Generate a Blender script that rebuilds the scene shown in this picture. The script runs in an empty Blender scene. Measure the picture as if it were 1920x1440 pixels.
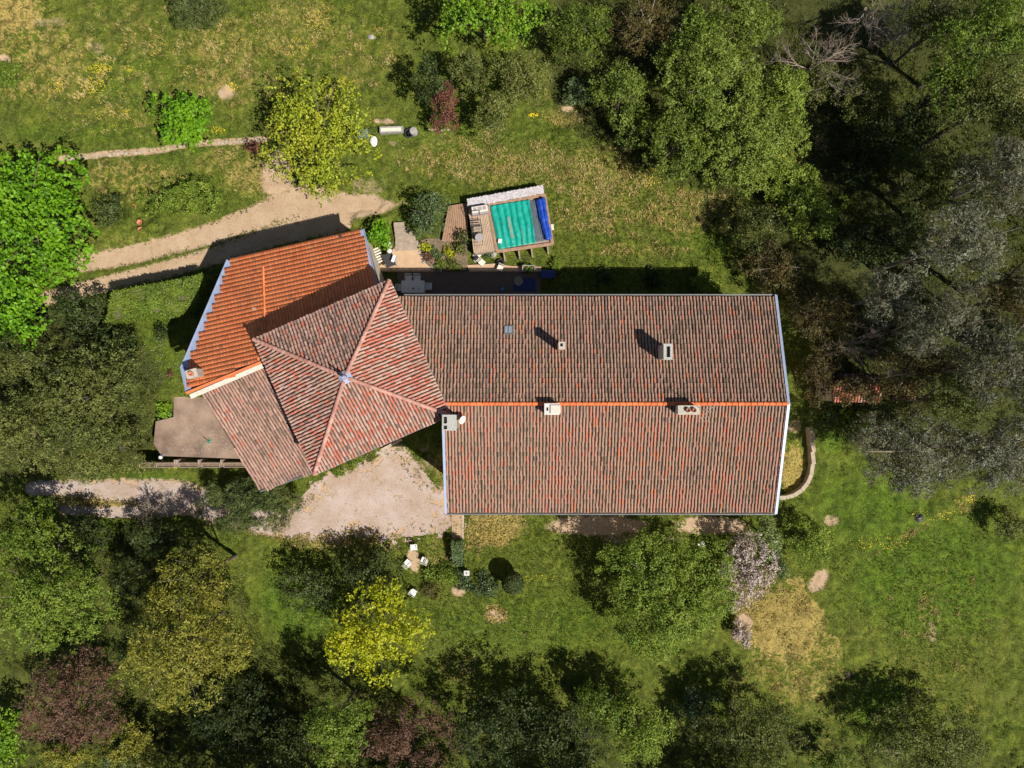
import bpy, math, random
import numpy as np
from mathutils import Vector, Matrix
random.seed(7); RNG = np.random.default_rng(11)
SC = bpy.context.scene
COL = SC.collection
# ---------------------------------------------------------------- camera, sky, sun, exposure
H = 53.4; F = 1334.0                      # camera height (m) and focal length in photo pixels
cam = bpy.data.cameras.new('camera'); camo = bpy.data.objects.new('camera', cam); COL.objects.link(camo)
camo.location = (0, 0, H); camo.rotation_euler = (0, 0, 0)
cam.sensor_width = 36; cam.lens = 36*F/1920; cam.clip_end = 3000; cam.clip_start = .5
SC.camera = camo
w = bpy.data.worlds.new('World'); SC.world = w; w.use_nodes = True
nt = w.node_tree; bg = nt.nodes['Background']; sky = nt.nodes.new('ShaderNodeTexSky')
SUN = Vector((.62, -.467, 1)).normalized()
sky.sky_type = 'NISHITA'; sky.sun_disc = False
sky.sun_elevation = math.asin(SUN.z); sky.sun_rotation = math.atan2(SUN.x, SUN.y)
nt.links.new(sky.outputs[0], bg.inputs[0]); bg.inputs[1].default_value = .05
sl = bpy.data.lights.new('sun', 'SUN'); sl.energy = 5.0; sl.angle = math.radians(.55); sl.color = (1, .945, .86)
so = bpy.data.objects.new('sun', sl); COL.objects.link(so); so.rotation_mode = 'QUATERNION'
so.rotation_quaternion = SUN.to_track_quat('Z', 'Y'); so.location = (40, -30, 70)
vs = SC.view_settings; vs.view_transform = 'Standard'; vs.look = 'None'; vs.exposure = .42; vs.gamma = 1
vs.use_curve_mapping = False
# ---------------------------------------------------------------- helpers
def noise_grid(seed): return np.random.default_rng(seed).random((256, 256))
_G = {}
def vn(x, y, s, seed=0):
    """smooth value noise, feature size s metres, 0..1"""
    if seed not in _G: _G[seed] = noise_grid(seed)
    g = _G[seed]; x = np.asarray(x)/s+1000.3; y = np.asarray(y)/s+1000.7
    xi = np.floor(x).astype(int); yi = np.floor(y).astype(int); fx = x-xi; fy = y-yi
    fx = fx*fx*(3-2*fx); fy = fy*fy*(3-2*fy)
    a = g[xi % 256, yi % 256]; b = g[(xi+1) % 256, yi % 256]; c = g[xi % 256, (yi+1) % 256]; d = g[(xi+1) % 256, (yi+1) % 256]
    return (a*(1-fx)+b*fx)*(1-fy)+(c*(1-fx)+d*fx)*fy
def sstep(a, b, t):
    t = np.clip((np.asarray(t, float)-a)/(b-a), 0, 1); return t*t*(3-2*t)
def gz(x, y):
    """terrain height: level behind the house, about 2.5 m lower in front"""
    return -2.5*(1-sstep(-6.5, 1.0, y)) + .25*(vn(x, y, 14, 3)-.5)*sstep(10, 20, np.hypot(np.asarray(x)-3, y))
def P(px, py, z=0.):
    k = (H-z)/F; return Vector(((px-960)*k, (720-py)*k, z))
def G(px, py, h=0.):
    z = 0.
    for _ in range(12):
        p = P(px, py, z+h); z = float(gz(p.x, p.y))
    return Vector((p.x, p.y, z+h))
def link(o, parent=None):
    COL.objects.link(o)
    if parent is not None: o.parent = parent
    return o
def tag(o, label=None, cat=None, group=None, kind=None):
    if label: o['label'] = label
    if cat: o['category'] = cat
    if group: o['group'] = group
    if kind: o['kind'] = kind
    return o
def root(name, label, cat, loc=(0, 0, 0), rz=0., group=None):
    o = bpy.data.objects.new(name, None); o.empty_display_size = .3; COL.objects.link(o)
    o.location = loc; o.rotation_euler = (0, 0, rz); return tag(o, label, cat, group)
def mesh_np(name, V, Fc, mat, parent=None, attrs=None, smooth=False, kind=None):
    """V (n,3), Fc (m,k) fast mesh; attrs = {name: per-face float}"""
    V = np.ascontiguousarray(V, dtype=np.float32); Fc = np.ascontiguousarray(Fc, dtype=np.int32)
    me = bpy.data.meshes.new(name); m, k = Fc.shape
    me.vertices.add(len(V)); me.vertices.foreach_set('co', V.ravel())
    me.loops.add(m*k); me.loops.foreach_set('vertex_index', Fc.ravel())
    me.polygons.add(m); me.polygons.foreach_set('loop_start', np.arange(0, m*k, k, dtype=np.int32))
    me.update(calc_edges=True)
    if attrs:
        for an, av in attrs.items():
            dom = 'FACE' if len(av) == m and len(av) != len(V) else 'POINT'
            a = me.attributes.new(an, 'FLOAT', dom); a.data.foreach_set('value', np.asarray(av, np.float32))
    me.materials.append(mat)
    if smooth: me.polygons.foreach_set('use_smooth', np.ones(m, bool))
    o = bpy.data.objects.new(name, me); link(o, parent)
    if kind: o['kind'] = kind
    return o
class MB:
    def __init__(s): s.v = []; s.f = []
    def poly(s, pts):
        n = len(s.v); s.v += [tuple(p) for p in pts]; s.f.append(tuple(range(n, n+len(pts)))); return s
    def prism(s, pts, z0, z1=None):
        """pts: list of xy(z); z0/z1 numbers or None -> uses own z for the top"""
        n = len(pts); b = len(s.v)
        a = sum(pts[i][0]*pts[(i+1) % n][1]-pts[(i+1) % n][0]*pts[i][1] for i in range(n))
        if a < 0: pts = pts[::-1]
        for p in pts: s.v.append((p[0], p[1], z0))
        for p in pts: s.v.append((p[0], p[1], p[2] if z1 is None else z1))
        s.f.append(tuple(range(b+n-1, b-1, -1))); s.f.append(tuple(range(b+n, b+2*n)))
        for i in range(n):
            j = (i+1) % n; s.f.append((b+i, b+j, b+n+j, b+n+i))
        return s
    def box(s, c, d, rz=0., M=None):
        b = len(s.v); cs, sn = math.cos(rz), math.sin(rz)
        for z in (-1, 1):
            for x, y in ((-1, -1), (1, -1), (1, 1), (-1, 1)):
                X, Y, Z = x*d[0]/2, y*d[1]/2, z*d[2]/2
                if M is not None:
                    q = M @ Vector((X, Y, Z)); s.v.append((c[0]+q.x, c[1]+q.y, c[2]+q.z))
                else: s.v.append((c[0]+X*cs-Y*sn, c[1]+X*sn+Y*cs, c[2]+Z))
        s.f += [(b+3, b+2, b+1, b), (b+4, b+5, b+6, b+7), (b, b+1, b+5, b+4), (b+1, b+2, b+6, b+5), (b+2, b+3, b+7, b+6), (b+3, b, b+4, b+7)]
        return s
    def tube(s, pts, r, n=6, cap=True):
        pts = [Vector(p) for p in pts]; rr = r if isinstance(r, (list, tuple)) else [r]*len(pts)
        b = len(s.v)
        for i, p in enumerate(pts):
            t = (pts[min(i+1, len(pts)-1)]-pts[max(i-1, 0)]).normalized()
            a = t.orthogonal().normalized() if i == 0 else (a0-t*a0.dot(t)).normalized()
            a0 = a; c = t.cross(a)
            for k in range(n):
                q = p+(a*math.cos(2*math.pi*k/n)+c*math.sin(2*math.pi*k/n))*rr[i]; s.v.append(tuple(q))
        for i in range(len(pts)-1):
            for k in range(n):
                k2 = (k+1) % n; s.f.append((b+i*n+k, b+i*n+k2, b+(i+1)*n+k2, b+(i+1)*n+k))
        if cap:
            s.f.append(tuple(b+k for k in range(n-1, -1, -1))); e = b+(len(pts)-1)*n; s.f.append(tuple(e+k for k in range(n)))
        return s
    def lathe(s, c, prof, n=14):
        """prof [(r,z)]"""
        b = len(s.v)
        for r, z in prof:
            for k in range(n): s.v.append((c[0]+r*math.cos(2*math.pi*k/n), c[1]+r*math.sin(2*math.pi*k/n), c[2]+z))
        for i in range(len(prof)-1):
            for k in range(n):
                k2 = (k+1) % n; s.f.append((b+i*n+k, b+i*n+k2, b+(i+1)*n+k2, b+(i+1)*n+k))
        s.f.append(tuple(b+k for k in range(n-1, -1, -1))); e = b+(len(prof)-1)*n; s.f.append(tuple(e+k for k in range(n)))
        return s
    def build(s, name, mat, parent=None, smooth=False, label=None, kind=None, bevel=0):
        me = bpy.data.meshes.new(name); me.from_pydata(s.v, [], s.f); me.update(); me.materials.append(mat)
        if smooth: me.polygons.foreach_set('use_smooth', [True]*len(me.polygons))
        o = bpy.data.objects.new(name, me); link(o, parent)
        if bevel:
            bm = o.modifiers.new('bevel', 'BEVEL'); bm.width = bevel; bm.segments = 2
        if label: o['label'] = label
        if kind: o['kind'] = kind
        return o
def world_child(o, rt):
    """mesh was built in world coordinates: keep it there under root rt"""
    o.parent = rt; o.location = -rt.location; return o
def copy_tree(o, parent=None):
    c = o.copy(); COL.objects.link(c); c.parent = parent
    for ch in list(o.children): copy_tree(ch, c)
    return c
# ---------------------------------------------------------------- materials
def new_mat(name):
    m = bpy.data.materials.new(name); m.use_nodes = True; n = m.node_tree; b = n.nodes['Principled BSDF']; return m, n, b
def N(nt, t, **kw):
    n = nt.nodes.new(t)
    for k, v in kw.items(): setattr(n, k, v)
    return n
def noise(nt, scale, detail=3, rough=.6, vec=None, dist=0):
    n = N(nt, 'ShaderNodeTexNoise'); n.inputs['Scale'].default_value = scale; n.inputs['Detail'].default_value = detail
    n.inputs['Roughness'].default_value = rough; n.inputs['Distortion'].default_value = dist
    if vec is not None: nt.links.new(vec, n.inputs['Vector'])
    return n.outputs[0]
def ramp(nt, fac, stops, interp='LINEAR'):
    r = N(nt, 'ShaderNodeValToRGB'); cr = r.color_ramp; cr.interpolation = interp
    while len(cr.elements) < len(stops): cr.elements.new(.5)
    for e, (p, c) in zip(cr.elements, stops):
        e.position = p; e.color = (c[0], c[1], c[2], 1) if not isinstance(c, (int, float)) else (c, c, c, 1)
    nt.links.new(fac, r.inputs[0]); return r.outputs[0]
def mix(nt, fac, a, b, mode='MIX'):
    m = N(nt, 'ShaderNodeMix', data_type='RGBA', blend_type=mode)
    if isinstance(fac, (int, float)): m.inputs[0].default_value = fac
    else: nt.links.new(fac, m.inputs[0])
    for s, v in ((6, a), (7, b)):
        if isinstance(v, tuple): m.inputs[s].default_value = (v[0], v[1], v[2], 1)
        else: nt.links.new(v, m.inputs[s])
    return m.outputs[2]
def bump(nt, b, h, strength=.4, dist=.02):
    n = N(nt, 'ShaderNodeBump'); n.inputs['Strength'].default_value = strength; n.inputs['Distance'].default_value = dist
    nt.links.new(h, n.inputs['Height']); nt.links.new(n.outputs[0], b.inputs['Normal'])
def geo(nt): return N(nt, 'ShaderNodeNewGeometry').outputs['Position']
def plain(name, col, rough=.6, var=.25, scale=4, metal=0, bumpd=.01, col2=None, spec=.4):
    m, n, b = new_mat(name); pos = geo(n); ns = noise(n, scale, 5, .65, pos)
    d = tuple(c*(1-var) for c in col); l = col2 or tuple(min(1, c*(1+var)) for c in col)
    n.links.new(ramp(n, ns, [(.3, d), (.7, l)]), b.inputs['Base Color'])
    b.inputs['Roughness'].default_value = rough; b.inputs['Metallic'].default_value = metal; b.inputs['Specular IOR Level'].default_value = spec
    if bumpd: bump(n, b, noise(n, scale*6, 4, .7, pos), .5, bumpd)
    return m
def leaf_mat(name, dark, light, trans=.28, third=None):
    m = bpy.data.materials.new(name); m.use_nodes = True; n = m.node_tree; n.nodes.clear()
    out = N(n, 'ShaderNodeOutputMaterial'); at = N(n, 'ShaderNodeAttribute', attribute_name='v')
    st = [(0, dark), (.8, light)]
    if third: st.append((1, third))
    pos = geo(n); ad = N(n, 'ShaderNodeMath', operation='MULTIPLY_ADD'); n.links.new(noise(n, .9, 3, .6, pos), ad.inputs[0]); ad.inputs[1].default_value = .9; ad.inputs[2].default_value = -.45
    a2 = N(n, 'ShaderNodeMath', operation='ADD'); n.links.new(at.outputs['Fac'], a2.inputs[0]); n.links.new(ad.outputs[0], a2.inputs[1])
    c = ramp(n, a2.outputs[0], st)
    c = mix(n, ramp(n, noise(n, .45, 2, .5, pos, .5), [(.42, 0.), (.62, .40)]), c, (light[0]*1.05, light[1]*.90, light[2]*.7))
    d = N(n, 'ShaderNodeBsdfPrincipled'); d.inputs['Roughness'].default_value = .55; d.inputs['Specular IOR Level'].default_value = .25
    t = N(n, 'ShaderNodeBsdfTranslucent'); mx = N(n, 'ShaderNodeMixShader'); mx.inputs[0].default_value = trans
    n.links.new(c, d.inputs['Base Color']); n.links.new(mix(n, .5, c, (light[0]*1.2, light[1]*1.25, light[2]*.6)), t.inputs[0])
    n.links.new(d.outputs[0], mx.inputs[1]); n.links.new(t.outputs[0], mx.inputs[2]); n.links.new(mx.outputs[0], out.inputs[0])
    return m
def tile_mat(name, stops, lichen=.5, lcol=(.30, .28, .22), dark=(.035, .033, .026), seams=None):
    m, n, b = new_mat(name); pos = geo(n); at = N(n, 'ShaderNodeAttribute', attribute_name='v')
    c = ramp(n, at.outputs['Fac'], stops)
    big = noise(n, .55, 4, .6, pos)                         # weathering in broad areas
    c = mix(n, ramp(n, big, [(.45, 0.), (.75, .22)]), c, (.11, .09, .07))
    fine = noise(n, 16, 3, .7, pos)
    c = mix(n, ramp(n, fine, [(.52, 0.), (.66, lichen)]), c, lcol)
    f2 = noise(n, 11, 4, .7, N(n, 'ShaderNodeTexCoord').outputs['Object'])
    c = mix(n, ramp(n, noise(n, 9, 4, .7, pos), [(.55, 0.), (.70, lichen*.6)]), c, dark)
    n.links.new(c, b.inputs['Base Color']); b.inputs['Roughness'].default_value = .85; b.inputs['Specular IOR Level'].default_value = .2
    bump(n, b, noise(n, 40, 3, .7, pos), .5, .01); return m
M = {}
OLD = [(0, (.12, .084, .060)), (.2, (.205, .132, .094)), (.42, (.315, .198, .138)), (.6, (.375, .188, .132)), (.8, (.41, .145, .095)), (1, (.45, .15, .07))]
M['old_tile'] = tile_mat('weathered_clay_tile', OLD, .5, (.33, .26, .195))
M['pink_tile'] = tile_mat('pinkish_clay_tile', [(0, (.15, .095, .075)), (.25, (.29, .175, .135)), (.45, (.40, .22, .165)), (.62, (.45, .30, .235)), (.75, (.43, .15, .105)), (1, (.45, .12, .07))], .5, (.42, .36, .29))
M['orange_tile'] = tile_mat('orange_mechanical_tile', [(0, (.66, .165, .055)), (.5, (.78, .225, .08)), (.9, (.82, .27, .10)), (1, (.48, .17, .08))], .3, (.66, .30, .16), (.36, .13, .06))
M['ridge'] = tile_mat('new_orange_ridge', [(0, (.60, .14, .045)), (1, (.70, .18, .06))], .12, (.6, .25, .14), (.3, .1, .05))
M['hip'] = tile_mat('mortared_hip_tile', [(0, (.34, .15, .11)), (1, (.50, .27, .21))], .5, (.55, .42, .36), (.2, .12, .1))
M['deck_under'] = plain('tile_bed', (.075, .05, .038), .95, .4, 8)
M['zinc'] = plain('painted_zinc', (.33, .385, .53), .45, .12, 2, .2, 0)
M['zinc_dark'] = plain('old_zinc_gutter', (.17, .17, .17), .55, .2, 2, .3, 0)
M['wall'] = plain('lime_render', (.48, .40, .30), .9, .15, 1.2, 0, .02)
M['mortar'] = plain('pale_mortar', (.62, .52, .44), .9, .18, 3, 0, .02)
M['chim'] = plain('cement_render', (.40, .36, .30), .9, .25, 5, 0, .02)
M['white'] = plain('white_render', (.52, .50, .47), .8, .08, 3, 0, .01)
M['lichenc'] = plain('lichen_speckled_cement', (.36, .36, .33), .95, .5, 14, 0, .02)
M['brick'] = plain('old_brick', (.38, .20, .12), .9, .35, 9, 0, .02)
M['soot'] = plain('soot', (.012, .012, .012), .95, .2, 5, 0, 0)
M['glass'] = plain('skylight_glass', (.22, .26, .30), .12, .1, 2, 0, 0)
M['plastic_white'] = plain('white_plastic', (.66, .65, .61), .4, .04, 3, 0, 0)
M['metal_white'] = plain('white_metal', (.45, .42, .38), .4, .05, 3, .1, 0)
M['metal_dark'] = plain('dark_metal', (.06, .055, .05), .5, .2, 4, .4, 0)
M['wood'] = plain('deck_wood', (.30, .18, .11), .8, .25, 3, 0, .01)
M['wood_grey'] = plain('grey_wood', (.30, .235, .18), .85, .25, 3, 0, .01)
M['stone'] = plain('limestone', (.38, .31, .23), .9, .3, 5, 0, .02)
M['stone_grey'] = plain('grey_stone', (.30, .28, .26), .9, .35, 6, 0, .02)
M['concrete'] = plain('terrace_concrete', (.20, .135, .10), .9, .35, .7, 0, .01, col2=(.32, .225, .165))
M['clay'] = plain('terracotta', (.48, .17, .09), .8, .15, 6, 0, .01)
M['blue'] = plain('blue_tarpaulin', (.015, .06, .38), .35, .25, 3, 0, .01)
M['navy'] = plain('navy_plastic', (.01, .03, .14), .5, .15, 3, 0, 0)
M['blue_l'] = plain('light_blue_plastic', (.05, .22, .55), .4, .15, 3, 0, 0)
M['slate'] = plain('blue_grey_slats', (.085, .12, .16), .6, .2, 3, 0, 0)
M['grey_box'] = plain('grey_vinyl', (.30, .27, .28), .6, .12, 3, 0, 0)
M['black'] = plain('black_fabric', (.03, .032, .035), .7, .2, 3, 0, 0)
M['bark'] = plain('bark', (.13, .10, .075), .95, .3, 9, 0, .02)
M['twig'] = plain('pale_twigs', (.27, .215, .165), .9, .2, 6, 0, 0)
M['soil'] = plain('garden_soil', (.16, .115, .075), .95, .4, 5, 0, .03)
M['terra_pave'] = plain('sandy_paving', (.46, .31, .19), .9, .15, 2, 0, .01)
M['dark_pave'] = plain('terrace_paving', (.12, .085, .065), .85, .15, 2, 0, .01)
# ---------------------------------------------------------------- ground
# soft world-space patches given by photo position: (px, py, rx, ry, angle, strength)
def soft(px, py, lst, x, y):
    out = np.zeros_like(x)
    for (cx, cy, rx, ry, an, st) in lst:
        c = G(cx, cy); k = (H-c.z)/F; a = math.radians(an)
        dx = x-c.x; dy = y-c.y; u = (dx*math.cos(a)+dy*math.sin(a))/(rx*k); v = (-dx*math.sin(a)+dy*math.cos(a))/(ry*k)
        out = np.maximum(out, st*(1-sstep(.45, 1.15, np.hypot(u, v))))
    return out
DRY = [(60, 110, 150, 120, 0, .75), (20, 30, 90, 60, 0, .9), (300, 60, 90, 60, 0, .5), (430, 120, 90, 120, 0, .7), (560, 60, 130, 90, 0, .65), (700, 80, 90, 70, 0, .5),
       (250, 340, 150, 60, 0, .7), (470, 330, 70, 50, 0, .8), (430, 300, 120, 40, 0, .6), (200, 470, 160, 40, 12, .5), (860, 300, 180, 60, 0, .6), (1000, 300, 90, 60, 0, .55),
       (1060, 220, 60, 25, -10, .8), (1120, 400, 120, 60, 0, .65), (1250, 420, 140, 60, 0, .5), (1020, 170, 50, 60, 0, .5), (1200, 470, 160, 20, 0, .6),
       (930, 985, 70, 50, 0, .95), (900, 1000, 40, 50, 0, .8), (620, 1010, 150, 30, 0, .8), (690, 1030, 90, 25, 0, .6), (830, 1030, 60, 40, 0, .55),
       (930, 1150, 30, 22, -20, .95), (860, 1250, 60, 40, 0, .5), (1000, 1220, 80, 50, 0, .35), (1460, 1170, 110, 90, -25, 1.), (1500, 1270, 90, 80, 0, .75), (1400, 1280, 60, 50, 0, .6),
       (1550, 1400, 60, 90, -20, .45), (1485, 880, 40, 60, 0, .9), (1740, 1150, 35, 70, 0, .6), (1810, 945, 30, 25, 20, .7), (270, 1400, 50, 60, 0, .5), (180, 940, 120, 30, 0, .9),
       (1250, 1240, 60, 40, 0, .4), (1640, 1160, 50, 35, 0, .45), (1520, 290, 70, 80, 0, .45), (840, 870, 40, 60, 0, .8), (1840, 1190, 60, 60, 0, .3), (1730, 985, 110, 12, 32, .6), (1640, 1040, 50, 10, 32, .5), (1300, 400, 140, 60, 0, .7), (1130, 330, 160, 80, 0, .7), (930, 320, 120, 50, 0, .7), (300, 1070, 40, 30, 0, .3)]
DRY += [(250, 130, 420, 200, 0, .50), (600, 110, 260, 150, 0, .48), (900, 270, 200, 60, 0, .42), (1750, 1200, 220, 260, 0, .40), (1000, 1200, 260, 120, 0, .36)]
DRY = [(a, b, c_, d, e, st*.82 if st < .85 else st) for a, b, c_, d, e, st in DRY]
DIRT = [(425, 175, 22, 18, 0, .8), (285, 45, 60, 12, 60, .0), (1063, 205, 16, 8, 0, .8), (1535, 1088, 34, 20, 50, .85), (1558, 975, 20, 16, 0, .75), (930, 1152, 20, 12, -20, .7),
        (1748, 1185, 12, 34, 8, .55), (1590, 1265, 8, 10, 0, .8), (1395, 1165, 22, 20, 0, .9), (1385, 1190, 16, 22, 0, .7), (100, 45, 45, 14, 0, .5), (180, 90, 30, 18, 0, .5), (10, 115, 16, 14, 0, 1.), (860, 1108, 18, 14, 0, .9),
        (1330, 985, 90, 22, 0, 1.), (1120, 985, 120, 25, 0, 1.), (1200, 1010, 120, 20, 0, .6), (775, 1050, 16, 32, 8, .9), (720, 228, 30, 8, 0, .8), (745, 270, 30, 10, 0, .5), (700, 72, 8, 5, 0, .8),
        (520, 330, 40, 60, 0, .9), (580, 370, 70, 34, -5, .8), (690, 350, 50, 26, 0, .5), (660, 395, 120, 24, 8, .85), (40, 820, 60, 60, 0, .4), (1490, 800, 20, 20, 0, .6), (820, 950, 40, 50, 0, .9), (640, 900, 40, 30, -25, .8),
        (800, 860, 30, 40, 0, .5), (1700, 600, 120, 120, 0, .3)]
LUSH = [(1640, 960, 160, 90, -20, .8), (1750, 1080, 200, 140, 0, .9), (560, 1130, 90, 90, 0, .9), (1000, 1170, 220, 60, 0, .6), (1470, 330, 60, 60, 0, .6), (870, 250, 200, 40, 0, .3), (330, 250, 120, 80, 0, .4),
        (250, 900, 120, 18, 0, .9), (760, 850, 40, 18, -40, .9), (200, 1000, 40, 30, 0, .8), (1560, 820, 30, 40, 0, .9), (300, 660, 60, 90, 0, .5), (1330, 440, 100, 60, 0, .5), (120, 250, 160, 25, 0, .5), (1650, 1340, 60, 80, 0, .8), (250, 150, 100, 80, 0, .35)]
def polyline_d(pts, x, y):
    """distance to a polyline with a width at each point -> dist/width"""
    best = np.full_like(x, 99.)
    for (a, wa), (b, wb) in zip(pts[:-1], pts[1:]):
        dx, dy = b.x-a.x, b.y-a.y; L = dx*dx+dy*dy
        t = np.clip(((x-a.x)*dx+(y-a.y)*dy)/L, 0, 1)
        d = np.hypot(x-a.x-t*dx, y-a.y-t*dy)/(wa+(wb-wa)*t); best = np.minimum(best, d)
    return best
def PL(lst): return [(G(a, b), wd/25.) for a, b, wd in lst]
def in_poly(poly, x, y):
    x = np.asarray(x, float); y = np.asarray(y, float); r = np.zeros(x.shape, bool); n = len(poly)
    for i in range(n):
        ax, ay = poly[i][0], poly[i][1]; bx, by = poly[(i+1) % n][0], poly[(i+1) % n][1]
        c = ((ay > y) != (by > y)); den = (by-ay) if by != ay else 1e-9
        r ^= c & (x < (bx-ax)*(y-ay)/den+ax)
    return r
TRACK = PL([(150, 495, 14), (250, 478, 15), (330, 457, 15), (400, 437, 17), (470, 412, 19), (530, 388, 25), (600, 382, 22), (700, 380, 12)])
TRACK2 = PL([(90, 560, 12), (200, 532, 12), (300, 508, 13), (400, 480, 14), (520, 440, 16), (640, 415, 18)])
DRIVE = PL([(60, 915, 12), (150, 915, 15), (240, 920, 20), (330, 928, 26), (400, 950, 26), (500, 975, 26), (600, 975, 34)])
DRIVE2 = PL([(120, 955, 8), (200, 960, 9), (280, 958, 12), (350, 950, 14)])
YARD = [G(a, b) for a, b in ((500, 985), (560, 935), (590, 905), (650, 885), (700, 862), (742, 828), (762, 836), (790, 880), (835, 930), (850, 985), (820, 1000), (740, 1010), (640, 1000), (560, 1003))]
WPATH = PL([(115, 298, 4), (200, 290, 5), (300, 283, 5), (350, 272, 4), (400, 268, 5), (500, 262, 5)])
def m_track(x, y): return np.minimum(polyline_d(TRACK, x, y), polyline_d(TRACK2, x, y))
def m_drive(x, y): return np.minimum(polyline_d(DRIVE, x, y), polyline_d(DRIVE2, x, y))
YC = [sum(p[0] for p in YARD)/len(YARD), sum(p[1] for p in YARD)/len(YARD)]
def m_yard(x, y):
    # in/out with shrunk polygon copies -> soft 0..2 measure
    r = np.full(np.shape(x), 1.6)
    for s in (1.25, 1.12, 1.0, .88, .75, .6):
        pl = [(YC[0]+(p[0]-YC[0])*s, YC[1]+(p[1]-YC[1])*s) for p in YARD]
        r = np.where(in_poly(pl, x, y), s, r)
    return r
def axis(lo, hi, step, far):
    a = np.arange(lo, hi+step/2, step); o = [hi+step*2, hi+2, hi+5, hi+12, hi+30, hi+80, far]
    return np.concatenate([-np.array([abs(lo)+step*2, abs(lo)+2, abs(lo)+5, abs(lo)+12, abs(lo)+30, abs(lo)+80, far])[::-1], a, o])
xs = axis(-44, 44, .16, 900.); ys = axis(-34, 34, .16, 900.)
X, Y = np.meshgrid(xs, ys, indexing='ij'); nx, ny = X.shape
fx, fy = X.ravel(), Y.ravel()
dirt = soft(0, 0, DIRT, fx, fy); dry = soft(0, 0, DRY, fx, fy); lush = soft(0, 0, LUSH, fx, fy)
dpoly = [G(a, b) for a, b in ((1395, 1135), (1500, 1095), (1525, 1110), (1545, 1165), (1590, 1262), (1596, 1330), (1560, 1420), (1510, 1330), (1420, 1290), (1400, 1200))]
dry = np.where(in_poly(dpoly, fx+1.6*(vn(fx, fy, 1.6, 90)-.5)*(fx < 15), fy+2.4*(vn(fx, fy, 1.3, 91)-.5)), np.maximum(dry, np.clip(.85+.06*(fy+17), .42, .85)), dry)
mt, md, my = m_track(fx, fy), m_drive(fx, fy), m_yard(fx, fy); mw = polyline_d(WPATH, fx, fy)
dirt = np.maximum.reduce([dirt, 1-sstep(.7, 1.8, mt), 1-sstep(.7, 1.8, md), 1-sstep(.85, 1.25, my), .9*(1-sstep(.8, 2, mw))])
flat = np.maximum.reduce([1-sstep(.9, 1.6, mt), 1-sstep(.9, 1.6, md), 1-sstep(1., 1.25, my)])
rel = .22*vn(fx, fy, .85, 5)**1.5+.20*vn(fx, fy, .42, 6)**1.5+.05*RNG.random(fx.size)
rough = .35+.65*sstep(.35, .65, vn(fx, fy, 9, 8))
rough = rough*(1+.9*((fy > 13+.1*fx) & (fx < 5)))*(1-.5*np.clip(dirt, 0, 1))
lawn = (1-sstep(.9, 1.2, np.hypot((fx-6)/14, (fy-13)/7)))+(1-sstep(.9, 1.2, np.hypot((fx+3)/14, (fy+16)/7))); rough = rough*(1-.6*np.clip(lawn, 0, 1))
HOUSEZ = in_poly([P(a, b) for a, b in ((700, 415), (836, 440), (1030, 365), (1045, 470), (1015, 565), (700, 565))], fx, fy)
rel = rel*rough*(1-flat)*np.where(HOUSEZ, .15, 1.)*(np.hypot(fx, fy) < 100)
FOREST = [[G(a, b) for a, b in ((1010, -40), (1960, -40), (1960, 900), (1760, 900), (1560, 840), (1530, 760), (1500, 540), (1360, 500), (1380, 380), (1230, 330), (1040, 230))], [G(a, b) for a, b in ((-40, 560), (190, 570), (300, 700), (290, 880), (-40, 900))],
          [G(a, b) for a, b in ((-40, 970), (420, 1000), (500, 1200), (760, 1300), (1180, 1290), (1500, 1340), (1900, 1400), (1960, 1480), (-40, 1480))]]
litter_shade = np.zeros_like(fx)  # forest floor mask: leaf litter plus woodland shade put into the colour
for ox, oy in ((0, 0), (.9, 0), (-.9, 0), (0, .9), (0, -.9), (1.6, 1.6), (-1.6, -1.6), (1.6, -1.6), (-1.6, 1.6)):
    for pl, wt in zip(FOREST, (1., 1., .55)): litter_shade = litter_shade+wt*in_poly(pl, fx+ox+2*(vn(fx, fy, 3, 92)-.5), fy+oy)/9.
litter_shade = np.clip(litter_shade, 0, 1)
V = np.stack([fx, fy, gz(fx, fy)+rel-.09*(1-flat)*0-.02], 1)
i = np.arange(nx-1)[:, None]*ny+np.arange(ny-1)[None, :]; i = i.ravel()
Fg = np.stack([i, i+ny, i+ny+1, i+1], 1)
m, n, b = new_mat('meadow_ground'); pos = geo(n)
def att(nm): return N(n, 'ShaderNodeAttribute', attribute_name=nm).outputs['Fac']
def mth(op, a, bb, clamp=False):
    t = N(n, 'ShaderNodeMath', operation=op, use_clamp=clamp)
    for k, v in enumerate((a, bb)):
        if isinstance(v, (int, float)): t.inputs[k].default_value = v
        else: n.links.new(v, t.inputs[k])
    return t.outputs[0]
n1 = noise(n, .35, 5, .65, pos); n2 = noise(n, 1.6, 6, .75, pos, .4); n3 = noise(n, 7, 4, .75, pos)
c = ramp(n, n2, [(.38, (.024, .042, .004)), (.5, (.066, .092, .010)), (.64, (.140, .162, .020))])
c = mix(n, ramp(n, n1, [(.4, 0.), (.65, .4)]), c, (.125, .13, .026))
c = mix(n, mth('MULTIPLY', att('lush'), .75), c, ramp(n, n2, [(.38, (.018, .054, .004)), (.62, (.078, .160, .009))]))
nb_ = noise(n, 2.3, 4, .65, pos, 1.2)
dm = mth('ADD', mth('MULTIPLY', mth('SUBTRACT', nb_, .52), 9.), mth('MULTIPLY', mth('SUBTRACT', att('dry'), .45), 3.2), True)
dm = mth('MULTIPLY', dm, mth('MULTIPLY', att('dry'), 1.3, True), True)
c = mix(n, dm, c, ramp(n, n3, [(.3, (.22, .16, .04)), (.7, (.40, .30, .10))]))
c = mix(n, ramp(n, n3, [(.38, .7), (.5, 0.)]), c, (.026, .040, .006))
c = mix(n, ramp(n, noise(n, 13, 2, .6, pos), [(.56, 0.), (.70, .6)]), c, (.28, .28, .07))
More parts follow.
